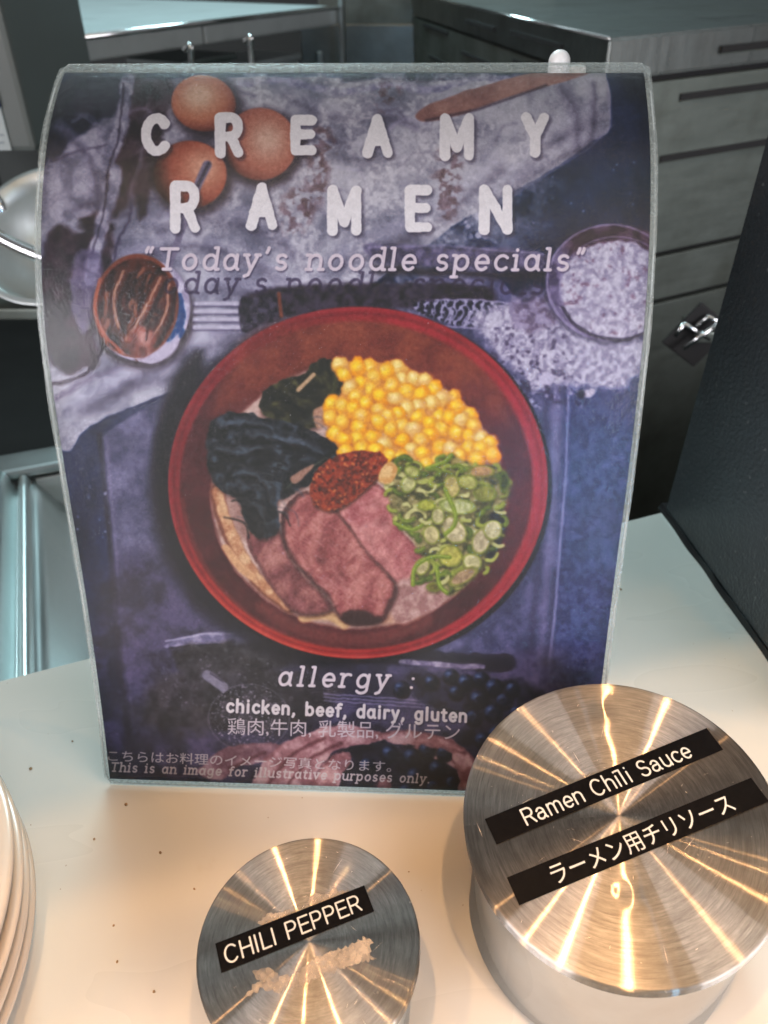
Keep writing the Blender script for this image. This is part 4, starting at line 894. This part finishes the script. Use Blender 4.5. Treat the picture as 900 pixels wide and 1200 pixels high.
prof = [(-.34, zs)] + bumpx(-.058, -.044, zs, .012) + [(-.042, zs - .004), (-.038, zs - .004)] + bumpx(-.037, -.021, zs, .014) + [(-.018, zs - .006), (-.015, zs - .007)] + bumpx(-.014, -.005, zs - .004, .008) \
     + [(-.002, zs - .004), (.003, zs - .014), (.012, zs - .030), (.026, zs - .046), (.045, zs - .056), (.07, zs - .062), (.10, zs - .064), (.16, zs - .062), (.185, zs - .055), (.194, zs - .03), (.198, zs - .01), (.21, zs), (.30, zs)]
strip('sink_top', prof, .020, .33, steel('sink_steel', (.74, .80, .80), .36, scale=(40, 1, 1), grime=.3, tint=(.42, .48, .48)), sk)
# far and near walls of the basin
for y in (.022, .328):
    obj('basin_wall', box((.095, y, zs - .034), (.19, .003, .066), 0), M_shelf, sk)
obj('back_ledge', box((-.03, .348, zs + .004), (.60, .034, .012), .004), M_steel, sk)
obj('sink_apron', box((-.02, .019, zs - .06), (.60, .002, .13), 0), M_steel_dark, sk)
for lx in (-.32, .28):
    for y in (.05, .31): obj('leg', box((lx, y, -.53), (.03, .03, .86), .003), M_steel_dark, sk)

# food pans set in the drainer, at the left edge of the view
def pan(y0, y1, lab):
    p = thing('food_pan', lab, 'food pan', (E0.x + ex * -.062 - ey * y0, E0.y + ey * -.062 + ex * y0, zs + .004), (0, 0, CX), 'food pans beside the sink')
    bm = bmesh.new(); w, L, r = .12, y1 - y0, .010
    def loop(ins, z):
        out = []
        for cx_, cy_, a in ((-ins - r, ins + r, -90), (-ins - r, L - ins - r, 0), (-w + ins + r, L - ins - r, 90), (-w + ins + r, ins + r, 180)):
            for k in range(6): t = R(a + 18 * k); out.append(bm.verts.new((cx_ + r * math.cos(t), cy_ + r * math.sin(t), z)))
        return out
    Ls = [loop(0, .002), loop(.001, .0055), loop(.004, .006), loop(.0065, .004), loop(.009, -.05)]
    for a, b in zip(Ls, Ls[1:]):
        for k in range(24): bm.faces.new((a[k], a[(k + 1) % 24], b[(k + 1) % 24], b[k]))
    bm.faces.new(Ls[-1])
    bmesh.ops.recalc_face_normals(bm, faces=bm.faces)
    obj('pan_shell', bm, M_steel, p, smooth=True); return p
pan(.030, .085, 'nearest small steel food pan at the left edge, beside the sink ribs')
pan(.092, .118, 'narrow steel food pan between two wider pans at the left edge')
pan(.126, .250, 'long steel food pan with rounded rim at the left edge, farthest from the counter')

# utensils hanging in the dark under the back shelf
for k, (px_, py_, h_, lab) in enumerate(((-.30, 1.30, .11, 'short steel ladle handle hanging under the back shelf'), (-.23, 1.42, .15, 'long steel ladle handle hanging nearer the shelf post'))):
    u_ = thing('ladle', lab, 'ladle', (px_, py_, .176), (0, 0, SA))
    bm = bmesh.new(); tube(bm, spline([(0, -.012, -.002), (0, -.024, .004), (0, -.022, -.02), (0, -.018, -h_)], 6, closed=False), .0045); obj('handle', bm, M_chrome, u_, smooth=True)
    o_ = obj('ladle_cup', lathe([(0, -.022), (.02, -.018), (.031, 0), (.0325, .001), (.030, .0), (.019, -.0165), (0, -.0205)], 32), M_steel, u_, smooth=True); o_.location = (.0, .012, -h_ - .002)
# small chromed latch on the unit by the divider
lt = thing('wire_latch', 'small chromed wire latch hanging beside the black divider panel', 'latch', (.329, .756, -.023))
bm = bmesh.new()
tube(bm, [(-.018, 0, .006), (.016, .006, -.014)], .0022); tube(bm, [(-.014, -.004, -.020), (.018, -.002, .008)], .0026)
tube(bm, [(-.024, 0, -.008), (-.018, 0, .006)], .0022); tube(bm, [(.018, -.002, .008), (.008, .004, .012), (-.004, .006, .0)], .0024)
obj('wire_loop', bm, M_chrome, lt, smooth=True)
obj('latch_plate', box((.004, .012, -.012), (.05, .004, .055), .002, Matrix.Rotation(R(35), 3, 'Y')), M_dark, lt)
obj('latch_arm', box((.05, .03, -.012), (.10, .05, .012), .002), M_steel_dark, lt)

# ------------------------------------------------------------------ unseen hood added above the view to cut off the warm lamp light
hood = thing('lamp_cutoff_hood', 'unseen long steel hood added above the counter to cut off the warm light', 'light blocker', (0, 0, 0), (0, 0, R(16.5)))
obj('cutoff_skirt', box((0, .0905, .565), (3.2, .004, .23), 0), M_shelf, hood)
obj('cutoff_roof', box((0, .022, .684), (3.2, .14, .004), 0), M_shelf, hood)

# ------------------------------------------------------------------ laminated menu
BL, AZ, SW, SL = (-0.1239, 0.2021), -0.0386, .216, .303
LEANL = [0.348, 0.2838, 0.2192, 0.2736, 0.6873, 1.1881]; LEANR = [0.3768, 0.317, 0.2608, 0.3377, 0.6451, 1.1079]
NV = 96
def edge_curve(b, lean):
    out = [(0., 0.)]; f = u = 0.; d = SL / NV
    for i in range(NV):
        t = (i + .5) / NV * 5; k = min(4, int(t)); th = lean[k] + (lean[k + 1] - lean[k]) * (t - k)
        f += math.sin(th) * d; u += math.cos(th) * d; out.append((f, u))
    return [Vector((b[0] - math.sin(AZ) * f, b[1] + math.cos(AZ) * f, u + .0006)) for f, u in out]
CL = edge_curve(BL, LEANL); CR = edge_curve((BL[0] + SW * math.cos(AZ), BL[1] + SW * math.sin(AZ)), LEANR)
def sheet_point(u, v, off=0.0):
    """u, v in 0..1; off = distance along the outward (viewer-side) normal"""
    t = min(max(v, 0), 1) * NV; k = min(NV - 1, int(t)); f = t - k
    a = CL[k].lerp(CL[k + 1], f); b = CR[k].lerp(CR[k + 1], f); p = a.lerp(b, u)
    up = (CL[k + 1] - CL[k]).lerp(CR[k + 1] - CR[k], u).normalized(); nrm = (b - a).normalized().cross(up).normalized()
    return p + nrm * off
def sheet_mesh(u0, u1, v0, v1, off, nu=24, nv=96, corner=0.0, wave=0.0):
    me = bpy.data.meshes.new('sheet'); vs = []; uvs = []; fs = []
    for j in range(nv + 1):
        for i in range(nu + 1):
            u = u0 + (u1 - u0) * i / nu; v = v0 + (v1 - v0) * j / nv
            if corner:   # rounded corners: pull the outline in near a corner
                x = (u - u0) * SW; y = (v - v0) * SL; W_, H_ = (u1 - u0) * SW, (v1 - v0) * SL
                dy = min(y, H_ - y)
                if dy < corner:
                    ins = corner - math.sqrt(max(0, corner ** 2 - (corner - dy) ** 2)); s_ = 1 - 2 * ins / W_; u = u0 + (u1 - u0) * (.5 + (i / nu - .5) * s_)
            o = off + wave * (math.sin(v * 37 + 2 * u) + math.sin(v * 61 + 5)) * (abs(2 * u - 1) ** 6)
            vs.append(sheet_point(u, v, o)); uvs.append((u, v))
    for j in range(nv):
        for i in range(nu): a = j * (nu + 1) + i; fs.append((a, a + 1, a + nu + 2, a + nu + 1))
    me.from_pydata(vs, [], fs); uv = me.uv_layers.new(name='UVMap')
    for l in me.loops: uv.data[l.index].uv = uvs[l.vertex_index]
    for p in me.polygons: p.use_smooth = True
    return me
menu = thing('menu_sign', 'laminated creamy ramen menu sheet with bowl of noodles, leaning and curled back at its top', 'menu sign', (0, 0, 0))
art_img = make_image('menu_artwork', paint_menu())
def print_material():
    n = N('printed_paper'); t = n.node('TexImage'); t.image = art_img; t.interpolation = 'Cubic'; t.extension = 'EXTEND'
    n.link(n.coord('UV'), t.inputs['Vector'])
    hs = n.node('HueSaturation', Saturation=1.0, Value=PRINT_VALUE); n.link(t.outputs['Color'], hs.inputs['Color'])
    n.link(hs.outputs['Color'], n.p.inputs['Base Color']); n.set(Roughness=.55, Specular_IOR_Level=.2)
    return n
PRINT_VALUE = 1.0
prt = link_mesh('printed_sheet', sheet_mesh(.0105, .9885, .0085, .982, 0.0), print_material(), menu)
so = prt.modifiers.new('thickness', 'SOLIDIFY'); so.thickness = .0002; so.offset = -1
def film_material():
    """clear laminating film: over the print clear but for a painted grey haze, frosted and speckled where only film is left at the margin"""
    n = N('laminating_film'); t = n.t; t.nodes.remove(n.p)
    uv = n.coord('UV'); sep = n.node('SeparateXYZ'); n.link(uv, sep.inputs[0])
    u, v = sep.outputs[0], sep.outputs[1]
    du = n.math('MINIMUM', n.math('SUBTRACT', u, .0105), n.math('SUBTRACT', .9885, u)); dv = n.math('MINIMUM', n.math('SUBTRACT', v, .0085), n.math('SUBTRACT', .982, v))
    inside = n.math('MINIMUM', n.math('MULTIPLY', du, SW), n.math('MULTIPLY', dv, SL))       # metres inside the paper's edge
    margin = n.math('SUBTRACT', 1.0, n.math('MULTIPLY', n.math('ADD', inside, .0001), 6000, clamp=False), clamp=True)
    obj_c = n.coord('Object')
    sp = n.noise(900, 3, .7, obj_c); sp2 = n.noise(240, 4, .7, obj_c)
    frost = n.math('MULTIPLY', margin, n.math('ADD', .38, n.math('MULTIPLY', n.math('SUBTRACT', sp, .42), 2.6), clamp=True), clamp=True)
    # bubbles and lift-off specks just inside the edge (left edge most)
    near = n.math('SUBTRACT', 1.0, n.math('MULTIPLY', n.math('MAXIMUM', u, 0.0), 5.5), clamp=True)
    bub = n.math('MULTIPLY', n.math('MULTIPLY', n.math('GREATER_THAN', sp, .655), n.math('GREATER_THAN', sp2, .53)), n.math('MULTIPLY', near, n.math('GREATER_THAN', v, .55)))
    dust = n.math('MULTIPLY', n.math('GREATER_THAN', sp, .72), .35)
    frost = n.math('MAXIMUM', frost, n.math('MAXIMUM', n.math('MULTIPLY', bub, .55), dust), clamp=True)
    gl = n.node('BsdfGlossy', Roughness=.14); gl.inputs['Color'].default_value = (1, 1, 1, 1)
    wav = n.noise(26, 4, .55, n.mapping(obj_c, scale=(1, 1, 1))); bp = n.node('Bump', Strength=.22, Distance=.0012); n.link(wav, bp.inputs['Height'])
    bp2 = n.node('Bump', Strength=.5, Distance=.0003); n.link(sp, bp2.inputs['Height']); n.link(bp.outputs[0], bp2.inputs['Normal'])
    n.link(bp2.outputs[0], gl.inputs['Normal'])
    tr = n.node('BsdfTransparent'); tr.inputs['Color'].default_value = (.96, .96, .97, 1)
    fr = n.node('Fresnel', IOR=1.5); n.link(bp.outputs[0], fr.inputs['Normal'])
    m1 = n.node('MixShader'); n.link(n.math('MULTIPLY', fr.outputs[0], .80, clamp=True), m1.inputs[0]); n.link(tr.outputs[0], m1.inputs[1]); n.link(gl.outputs[0], m1.inputs[2])
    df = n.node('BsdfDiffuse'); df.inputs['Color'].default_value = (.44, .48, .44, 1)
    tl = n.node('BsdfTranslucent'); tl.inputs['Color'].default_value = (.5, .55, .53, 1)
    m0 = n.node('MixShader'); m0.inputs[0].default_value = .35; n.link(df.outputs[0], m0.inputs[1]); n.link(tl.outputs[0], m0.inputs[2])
    m2 = n.node('MixShader'); n.link(n.math('ADD', n.math('MULTIPLY', frost, .42), n.math('MULTIPLY', n.noise(7, 5, .6, obj_c), .055)), m2.inputs[0]); n.link(m1.outputs[0], m2.inputs[1]); n.link(m0.outputs[0], m2.inputs[2])  # faint diffuse veil mixed in, a painted haze that lifts the print's blacks
    n.link(m2.outputs[0], n.out.inputs['Surface']); return n
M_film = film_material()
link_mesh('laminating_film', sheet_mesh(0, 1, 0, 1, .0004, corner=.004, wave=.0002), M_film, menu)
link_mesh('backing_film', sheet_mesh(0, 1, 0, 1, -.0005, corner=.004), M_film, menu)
# pressed welt round the rim of the pouch
bm = bmesh.new(); rim = []
for k in range(61): rim.append(sheet_point(.004 if 0 < k < 60 else .012, k / 60 * .998 + .001, 0))
for k in range(1, 24): rim.append(sheet_point(.012 + .976 * k / 24, .999, 0))
for k in range(61): rim.append(sheet_point(.996 if 0 < k < 60 else .988, .999 - k / 60 * .998, 0))
for k in range(1, 24): rim.append(sheet_point(.988 - .976 * k / 24, .002, 0))
tube(bm, rim, .0004, 6, caps=False)
bm.verts.ensure_lookup_table(); nv_ = len(bm.verts)
for k in range(6): bm.faces.new((bm.verts[nv_ - 6 + k], bm.verts[nv_ - 6 + (k + 1) % 6], bm.verts[(k + 1) % 6], bm.verts[k]))
wn = N('film_rim'); wn.set(Base_Color=(.55, .60, .57, 1), Roughness=.25, Alpha=.35); wn.bump(wn.noise(700, 3, .7), .5, .0004)
obj('film_rim', bm, wn, menu, smooth=True)

# white plastic prop behind the sheet; only its tip shows above the top edge
st = thing('sign_prop', 'white plastic prop, only its rounded tip showing above the menu top edge at right', 'sign prop', (.070, .330, 0))
bm = bmesh.new(); tube(bm, spline([(-.02, -.07, .002), (-.005, -.03, .10), (0, .01, .19), (.0025, .030, .235), (.0035, .041, .260)], 6, closed=False), .0045, 16)
bmesh.ops.create_uvsphere(bm, u_segments=16, v_segments=10, radius=.0046, matrix=Matrix.Translation((.0035, .041, .2605)))
obj('prop_rod', bm, M_white_plastic, st, smooth=True)
obj('prop_foot', box((-.01, -.02, .004), (.05, .11, .006), .002), M_white_plastic, st)
obj('prop_clip', box((.011, .041, .2555), (.008, .006, .008), .002), plain('beige_plastic', (.45, .44, .38, 1), .5), st)

# ------------------------------------------------------------------ brushed steel lids
def lid_material(name, seed):
    n = N(name); oc = n.mapping(n.coord(), loc=(0, 0, 0))
    sep = n.node('SeparateXYZ'); n.link(oc, sep.inputs[0]); x, y = sep.outputs[0], sep.outputs[1]
    rr = n.math('POWER', n.math('ADD', n.math('MULTIPLY', x, x), n.math('MULTIPLY', y, y)), .5)
    an = n.math('ARCTAN2', y, x)
    cmb = n.node('CombineXYZ'); n.link(n.math('MULTIPLY', rr, 420.), cmb.inputs[0]); n.link(n.math('MULTIPLY', an, 1.1), cmb.inputs[1]); cmb.inputs[2].default_value = seed
    rings = n.noise(3.2, 5, .75, cmb.outputs[0])
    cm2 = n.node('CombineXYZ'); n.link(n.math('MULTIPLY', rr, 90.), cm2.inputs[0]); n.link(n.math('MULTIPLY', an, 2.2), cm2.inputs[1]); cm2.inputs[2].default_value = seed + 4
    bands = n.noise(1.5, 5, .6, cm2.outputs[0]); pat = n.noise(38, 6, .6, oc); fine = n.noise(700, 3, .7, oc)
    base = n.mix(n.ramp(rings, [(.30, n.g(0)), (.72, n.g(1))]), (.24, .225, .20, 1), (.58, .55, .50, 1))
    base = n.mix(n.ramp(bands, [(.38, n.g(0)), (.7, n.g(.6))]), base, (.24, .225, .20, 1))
    base = n.mix(n.ramp(pat, [(.5, n.g(0)), (.72, n.g(.45))]), base, (.22, .20, .17, 1))
    # straight scratches and grease dots
    dots = n.math('MULTIPLY', n.math('GREATER_THAN', n.noise(260, 2, .5, oc), .74), n.math('GREATER_THAN', pat, .5))
    base = n.mix(n.math('MULTIPLY', dots, .6), base, (.75, .68, .56, 1))
    tg = n.node('Tangent', direction_type='RADIAL', axis='Z')
    b1 = n.node('Bump', Strength=.06, Distance=.00008); n.link(rings, b1.inputs['Height'])
    b2 = n.node('Bump', Strength=.03, Distance=.0006); n.link(pat, b2.inputs['Height']); n.link(b1.outputs[0], b2.inputs['Normal'])
    lobes = []
    for rough, an_ in ((.225, .915), (.40, .50)):
        g = n.node('BsdfAnisotropic', distribution='GGX'); g.inputs['Anisotropy'].default_value = an_; g.inputs['Roughness'].default_value = rough
        g.inputs['Rotation'].default_value = LID_ROT
        n.link(base, g.inputs['Color']); n.link(tg.outputs[0], g.inputs['Tangent']); n.link(b2.outputs[0], g.inputs['Normal']); lobes.append(g)
    mx = n.node('MixShader'); mx.inputs[0].default_value = .42
    n.link(lobes[0].outputs[0], mx.inputs[1]); n.link(lobes[1].outputs[0], mx.inputs[2]); n.link(mx.outputs[0], n.out.inputs['Surface'])
    return n
LID_ROT = 0.0
def lid_mesh(Rl, dents, skirt=.004):
    bm = bmesh.new(); seg = 160
    rad = [0] + [Rl * k / 56 for k in range(1, 55)] + [Rl * .984, Rl * .993, Rl * .998, Rl, Rl, Rl * .997, Rl * .985]
    zz = [0] * 56 + [-.00012, -.0006, -.0014, -skirt, -skirt - .0006, -skirt - .0006]
    rings = []
    for r, z in zip(rad, zz):
        ring = []
        for k in range(seg if r > 0 else 1):
            t = 2 * math.pi * k / seg; x, y = r * math.cos(t), r * math.sin(t); zd = z - .0005 * (1 - (r / Rl) ** 2) * 0
            for dx, dy, dr, dh in dents: zd += dh * math.exp(-((x - dx) ** 2 + (y - dy) ** 2) / (2 * dr * dr))
            zd += .00003 * math.sin(3 * t + 1) * (r / Rl) ** 2
            ring.append(bm.verts.new((x, y, zd)))
        rings.append(ring)
    for a, b in zip(rings, rings[1:]):
        for k in range(seg):
            q = (k + 1) % seg; vs = [a[0], b[k], b[q]] if len(a) == 1 else [a[k], b[k], b[q], a[q]]
            bm.faces.new(vs)
    bm.faces.new(rings[-1][::-1])
    bmesh.ops.recalc_face_normals(bm, faces=bm.faces)
    return bm

def tape_image(name, W_mm, H_mm, painter, res=15):
    w, h = int(W_mm * res), int(H_mm * res)
    X, Y = np.meshgrid((np.arange(w) + .5) / res, H_mm - (np.arange(h) + .5) / res)
    cv = Canvas(X, Y, (12, 12, 13)); painter(cv)
    cv.C += ((fbm(X, Y, 1.5, 3, 3) - .5) * .03)[..., None].astype(np.float32)
    return make_image(name, cv.C)
def tape(name_img, img, L, W, loc, ang, parent):
    me = bpy.data.meshes.new('tape'); nx, ny = 24, 4; vs = []; uvs = []; fs = []
    for top in (1, 0):
        for j in range(ny + 1):
            for i in range(nx + 1):
                x, y = (i / nx - .5) * L, (j / ny - .5) * W
                vs.append((x, y, .00022 if top else .00002)); uvs.append((i / nx, j / ny))
    o = (nx + 1) * (ny + 1)
    for j in range(ny):
        for i in range(nx):
            a = j * (nx + 1) + i; fs.append((a, a + 1, a + nx + 2, a + nx + 1)); fs.append((o + a, o + a + nx + 1, o + a + nx + 2, o + a + 1))
    loop = [i for i in range(nx + 1)] + [j * (nx + 1) + nx for j in range(1, ny + 1)] + [ny * (nx + 1) + i for i in range(nx - 1, -1, -1)] + [j * (nx + 1) for j in range(ny - 1, 0, -1)]
    for a, b in zip(loop, loop[1:] + loop[:1]): fs.append((b, a, o + a, o + b))
    me.from_pydata(vs, [], fs); uv = me.uv_layers.new(name='UVMap')
    for l in me.loops: uv.data[l.index].uv = uvs[l.vertex_index]
    n = N('label_tape_' + name_img); t = n.node('TexImage'); t.image = img; n.link(n.coord('UV'), t.inputs['Vector'])
    n.link(t.outputs['Color'], n.p.inputs['Base Color']); n.set(Roughness=.40, Specular_IOR_Level=.04); n.bump(n.noise(300, 2, .5), .1, .0002)
    ob = link_mesh('label_tape', me, n, parent); ob.location = loc; ob.rotation_euler = (0, 0, ang); return ob

INK = (190, 192, 186)
def p_chili(cv):
    q = text_strokes('CHILI PEPPER', 1.9, 46.0, 7.2, 7.2, 3.6, 0); cv.strokes(q, .30, INK, soft=.08)
def p_ramen(cv):
    q = text_strokes('R@men Chi|i S@uce', 12.0, 76.2, 7.3, 7.3, 3.85, 0); cv.strokes(q, .34, INK, soft=.08)
def p_jp(cv):
    put_bitmap(cv, font_bitmap('ラーメン用チリソース', res=80), 12.5, 79.8, 7.35, 7.35, 7.3, INK, 1.0, bold=.004)

# the smaller jar
def jar_body(Rb, h, mat, parent):
    prof = [(0, .0006), (Rb - .004, .0006), (Rb - .0012, .0014), (Rb, .004), (Rb, h - .003), (Rb - .0006, h), (Rb - .002, h), (Rb - .002, h - .003), (Rb - .0022, .004), (0, .003)]
    return obj('jar_body', lathe(prof, 128), mat, parent, smooth=True)
j1 = thing('pepper_jar', 'smaller round steel jar whose lid carries the CHILI PEPPER label and dried glue', 'jar', (-.0234, .1127, 0))
jar_body(.0325, .0455, M_polish, j1)
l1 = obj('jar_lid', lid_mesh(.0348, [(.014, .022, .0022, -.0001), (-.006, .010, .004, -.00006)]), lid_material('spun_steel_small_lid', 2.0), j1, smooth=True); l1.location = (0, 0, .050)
tape('chili_pepper', tape_image('chili_pepper_label', 49.6, 9.0, p_chili), .0496, .0090, (-.0045, .0043, .0001), R(21.8), l1)
# torn glue left by an older label, in ragged flat patches
def residue_material():
    n = N('dried_glue'); a = n.noise(500, 5, .7); b = n.noise(90, 4, .6)
    n.link(n.mix(n.ramp(b, [(.35, n.g(0)), (.65, n.g(1))]), (.36, .30, .23, 1), (.56, .48, .37, 1)), n.p.inputs['Base Color'])
    n.set(Roughness=.5); n.bump(a, .3, .0002)
    al = n.ramp(n.math('ADD', n.math('MULTIPLY', a, .6), n.math('MULTIPLY', b, .4)), [(.40, n.g(.08)), (.60, n.g(.50))]); n.link(al, n.p.inputs['Alpha'])
    return n
M_res = residue_material()
def residue(P, k):
    P = np.array(P, float) * .001; out = []
    for a, b in zip(P, np.roll(P, -1, 0)):
        L = np.hypot(*(b - a)); m = max(2, int(L / .0004))
        for i in range(m):
            t = i / m; p = a + (b - a) * t; nn = np.array([-(b - a)[1], (b - a)[0]]) / (L + 1e-9)
            w = (vnoise(np.array([p[0] * 1400]), np.array([p[1] * 1400]), k)[0] - .5) * .0016
            out.append(tuple(p + nn * w))
    bm = prism(out, .00003, .00013); obj('glue_residue', bm, M_res, l1)
residue([(-17.5, -14.5), (-14, -11), (-17, -8.5), (-9.5, -7.8), (-9, -10.5), (-3.5, -9.5), (3, -4.0), (12, -1.5), (17.5, 1.2), (20, .6), (19, -3.2), (21, -5.2), (14, -7), (6, -9.5), (-2, -13), (-8, -14.2), (-13, -13.2), (-16, -16)], 1)
residue([(-17, 5.5), (-14, 8.2), (-8, 9.4), (-5, 9.2), (-9, 6.8), (-14, 5.2)], 2)
residue([(-3, 10.5), (0, 14.8), (5, 15.2), (5.5, 17.5), (8.5, 16), (14, 15.8), (13.5, 14.2), (4, 11.6)], 3)
# fine scratches
def scratches(parent, Rl, n, seed, mat, zoff=.00006):
    rg = random.Random(seed); bm = bmesh.new()
    for _ in range(n):
        t = rg.uniform(0, 6.28); r = Rl * rg.uniform(.3, .95) ; x, y = r * math.cos(t), r * math.sin(t); a = rg.uniform(0, 3.14); L = rg.choice([.0008, .0012, .002, .005]) * rg.uniform(.6, 1.3); w = rg.uniform(.00003, .00009)
        dx, dy = math.cos(a) * L / 2, math.sin(a) * L / 2; nx, ny = -math.sin(a) * w, math.cos(a) * w
        if math.hypot(x, y) + L / 2 > Rl * .975: continue
        vs = [bm.verts.new((x - dx, y - dy, zoff)), bm.verts.new((x + nx, y + ny, zoff)), bm.verts.new((x + dx, y + dy, zoff)), bm.verts.new((x - nx, y - ny, zoff))]
        bm.faces.new(vs)
    o = obj('surface_scratches', bm, mat, parent); o['kind'] = 'stuff'; return o
M_scr = N('bright_scratch'); M_scr.set(Base_Color=(.70, .62, .52, 1), Metallic=.7, Roughness=.4)
scratches(l1, .0348, 34, 4, M_scr)

# the larger jar, its lid sitting askew
j2 = thing('sauce_jar', 'larger round steel jar with Ramen Chili Sauce labels on its tilted lid', 'jar', (.0805, .1445, 0))
jar_body(.0478, .0545, M_polish, j2)
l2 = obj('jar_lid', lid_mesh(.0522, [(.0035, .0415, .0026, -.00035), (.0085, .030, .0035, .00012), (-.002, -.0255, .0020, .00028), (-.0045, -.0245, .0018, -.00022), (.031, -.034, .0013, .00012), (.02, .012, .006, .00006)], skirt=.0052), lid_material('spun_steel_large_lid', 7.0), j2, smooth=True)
nn = Vector((-.12, -.12, 1)).normalized(); e1 = Vector((1, 0, .12)).normalized(); e2 = nn.cross(e1)
l2.matrix_world = Matrix(((e1.x, e2.x, nn.x, .0790 - .0805), (e1.y, e2.y, nn.y, .1464 - .1445), (e1.z, e2.z, nn.z, .0653), (0, 0, 0, 1)))
tape('ramen_chili', tape_image('ramen_chili_label', 87.3, 9.2, p_ramen), .0873, .0092, (-.002, .0112, .0002), R(18.6), l2)
tape('ramen_chili_japanese', tape_image('ramen_chili_japanese_label', 90.8, 9.0, p_jp), .0908, .0090, (.0047, -.0084, .0002), R(17.8), l2)
scratches(l2, .0522, 60, 9, M_scr)

# ------------------------------------------------------------------ stack of plates, lower left
M_plate = plain('glazed_white_plate', srgb(186, 174, 157), .26, bs=30, bstr=.02, var=.05, coat=.3)
PR = .107; base_prof = [(0, .0022), (.060, .0022), (.064, .0006), (.068, .0006), (.071, .0026), (.088, .0075), (.103, .0125), (.1066, .0142), (PR, .0152), (.1064, .0164), (.1035, .0160), (.088, .0108), (.072, .0062), (.060, .0050), (0, .0050)]
NP = 7
first = None
names = ['topmost white plate of the stack at the lower left', 'second plate from the top of the white stack at lower left', 'third plate from the top of the white stack at lower left', 'fourth plate from the top of the white stack at lower left',
         'fifth plate from the top of the white stack at lower left', 'sixth plate from the top of the white stack at lower left', 'bottom plate of the white stack, resting on the counter at lower left']
for k in range(NP):
    dx = [.001, -.0012, .0016, -.0004, .0020, -.0010, .0008][k]
    if first is None: first = obj('plate', lathe(base_prof, 160), M_plate, smooth=True); o = first
    else: o = first.copy(); COL.objects.link(o)
    o.location = (-.2318 + dx, .110 - dx * .6, .0002 + k * .0047); o.rotation_euler = (0, 0, k * .7)
    tag(o, names[NP - 1 - k], 'plate', 'stack of white plates')

# ------------------------------------------------------------------ crumbs on the counter
rg = random.Random(5); bm = bmesh.new()
spots = [(-.112, .192, .0009), (-.092, .170, .0008), (-.121, .176, .0006), (-.075, .155, .0006), (.137, .330, .0009), (-.16, .21, .0008), (-.146, .225, .0006), (-.098, .128, .0007), (-.082, .118, .0006), (-.103, .141, .0005), (-.045, .165, .0005), (.01, .162, .0004)]
for _ in range(55):
    spots.append((rg.uniform(-.16, .19), rg.uniform(.08, .30), rg.uniform(.00014, .00032)))
for x, y, r in spots:
    m = Matrix.Translation((x, y, r * .35)) @ Matrix.Rotation(rg.uniform(0, 3), 4, 'Z') @ Matrix.Diagonal((1, rg.uniform(.5, 1), .5, 1))
    bmesh.ops.create_icosphere(bm, subdivisions=1, radius=r, matrix=m)
for v in bm.verts: v.co += Vector((rg.uniform(-1, 1), rg.uniform(-1, 1), 0)) * .00012
cr = obj('crumbs', bm, plain('pepper_crumbs', srgb(146, 120, 86), .7, var=.4)); cr['kind'] = 'stuff'
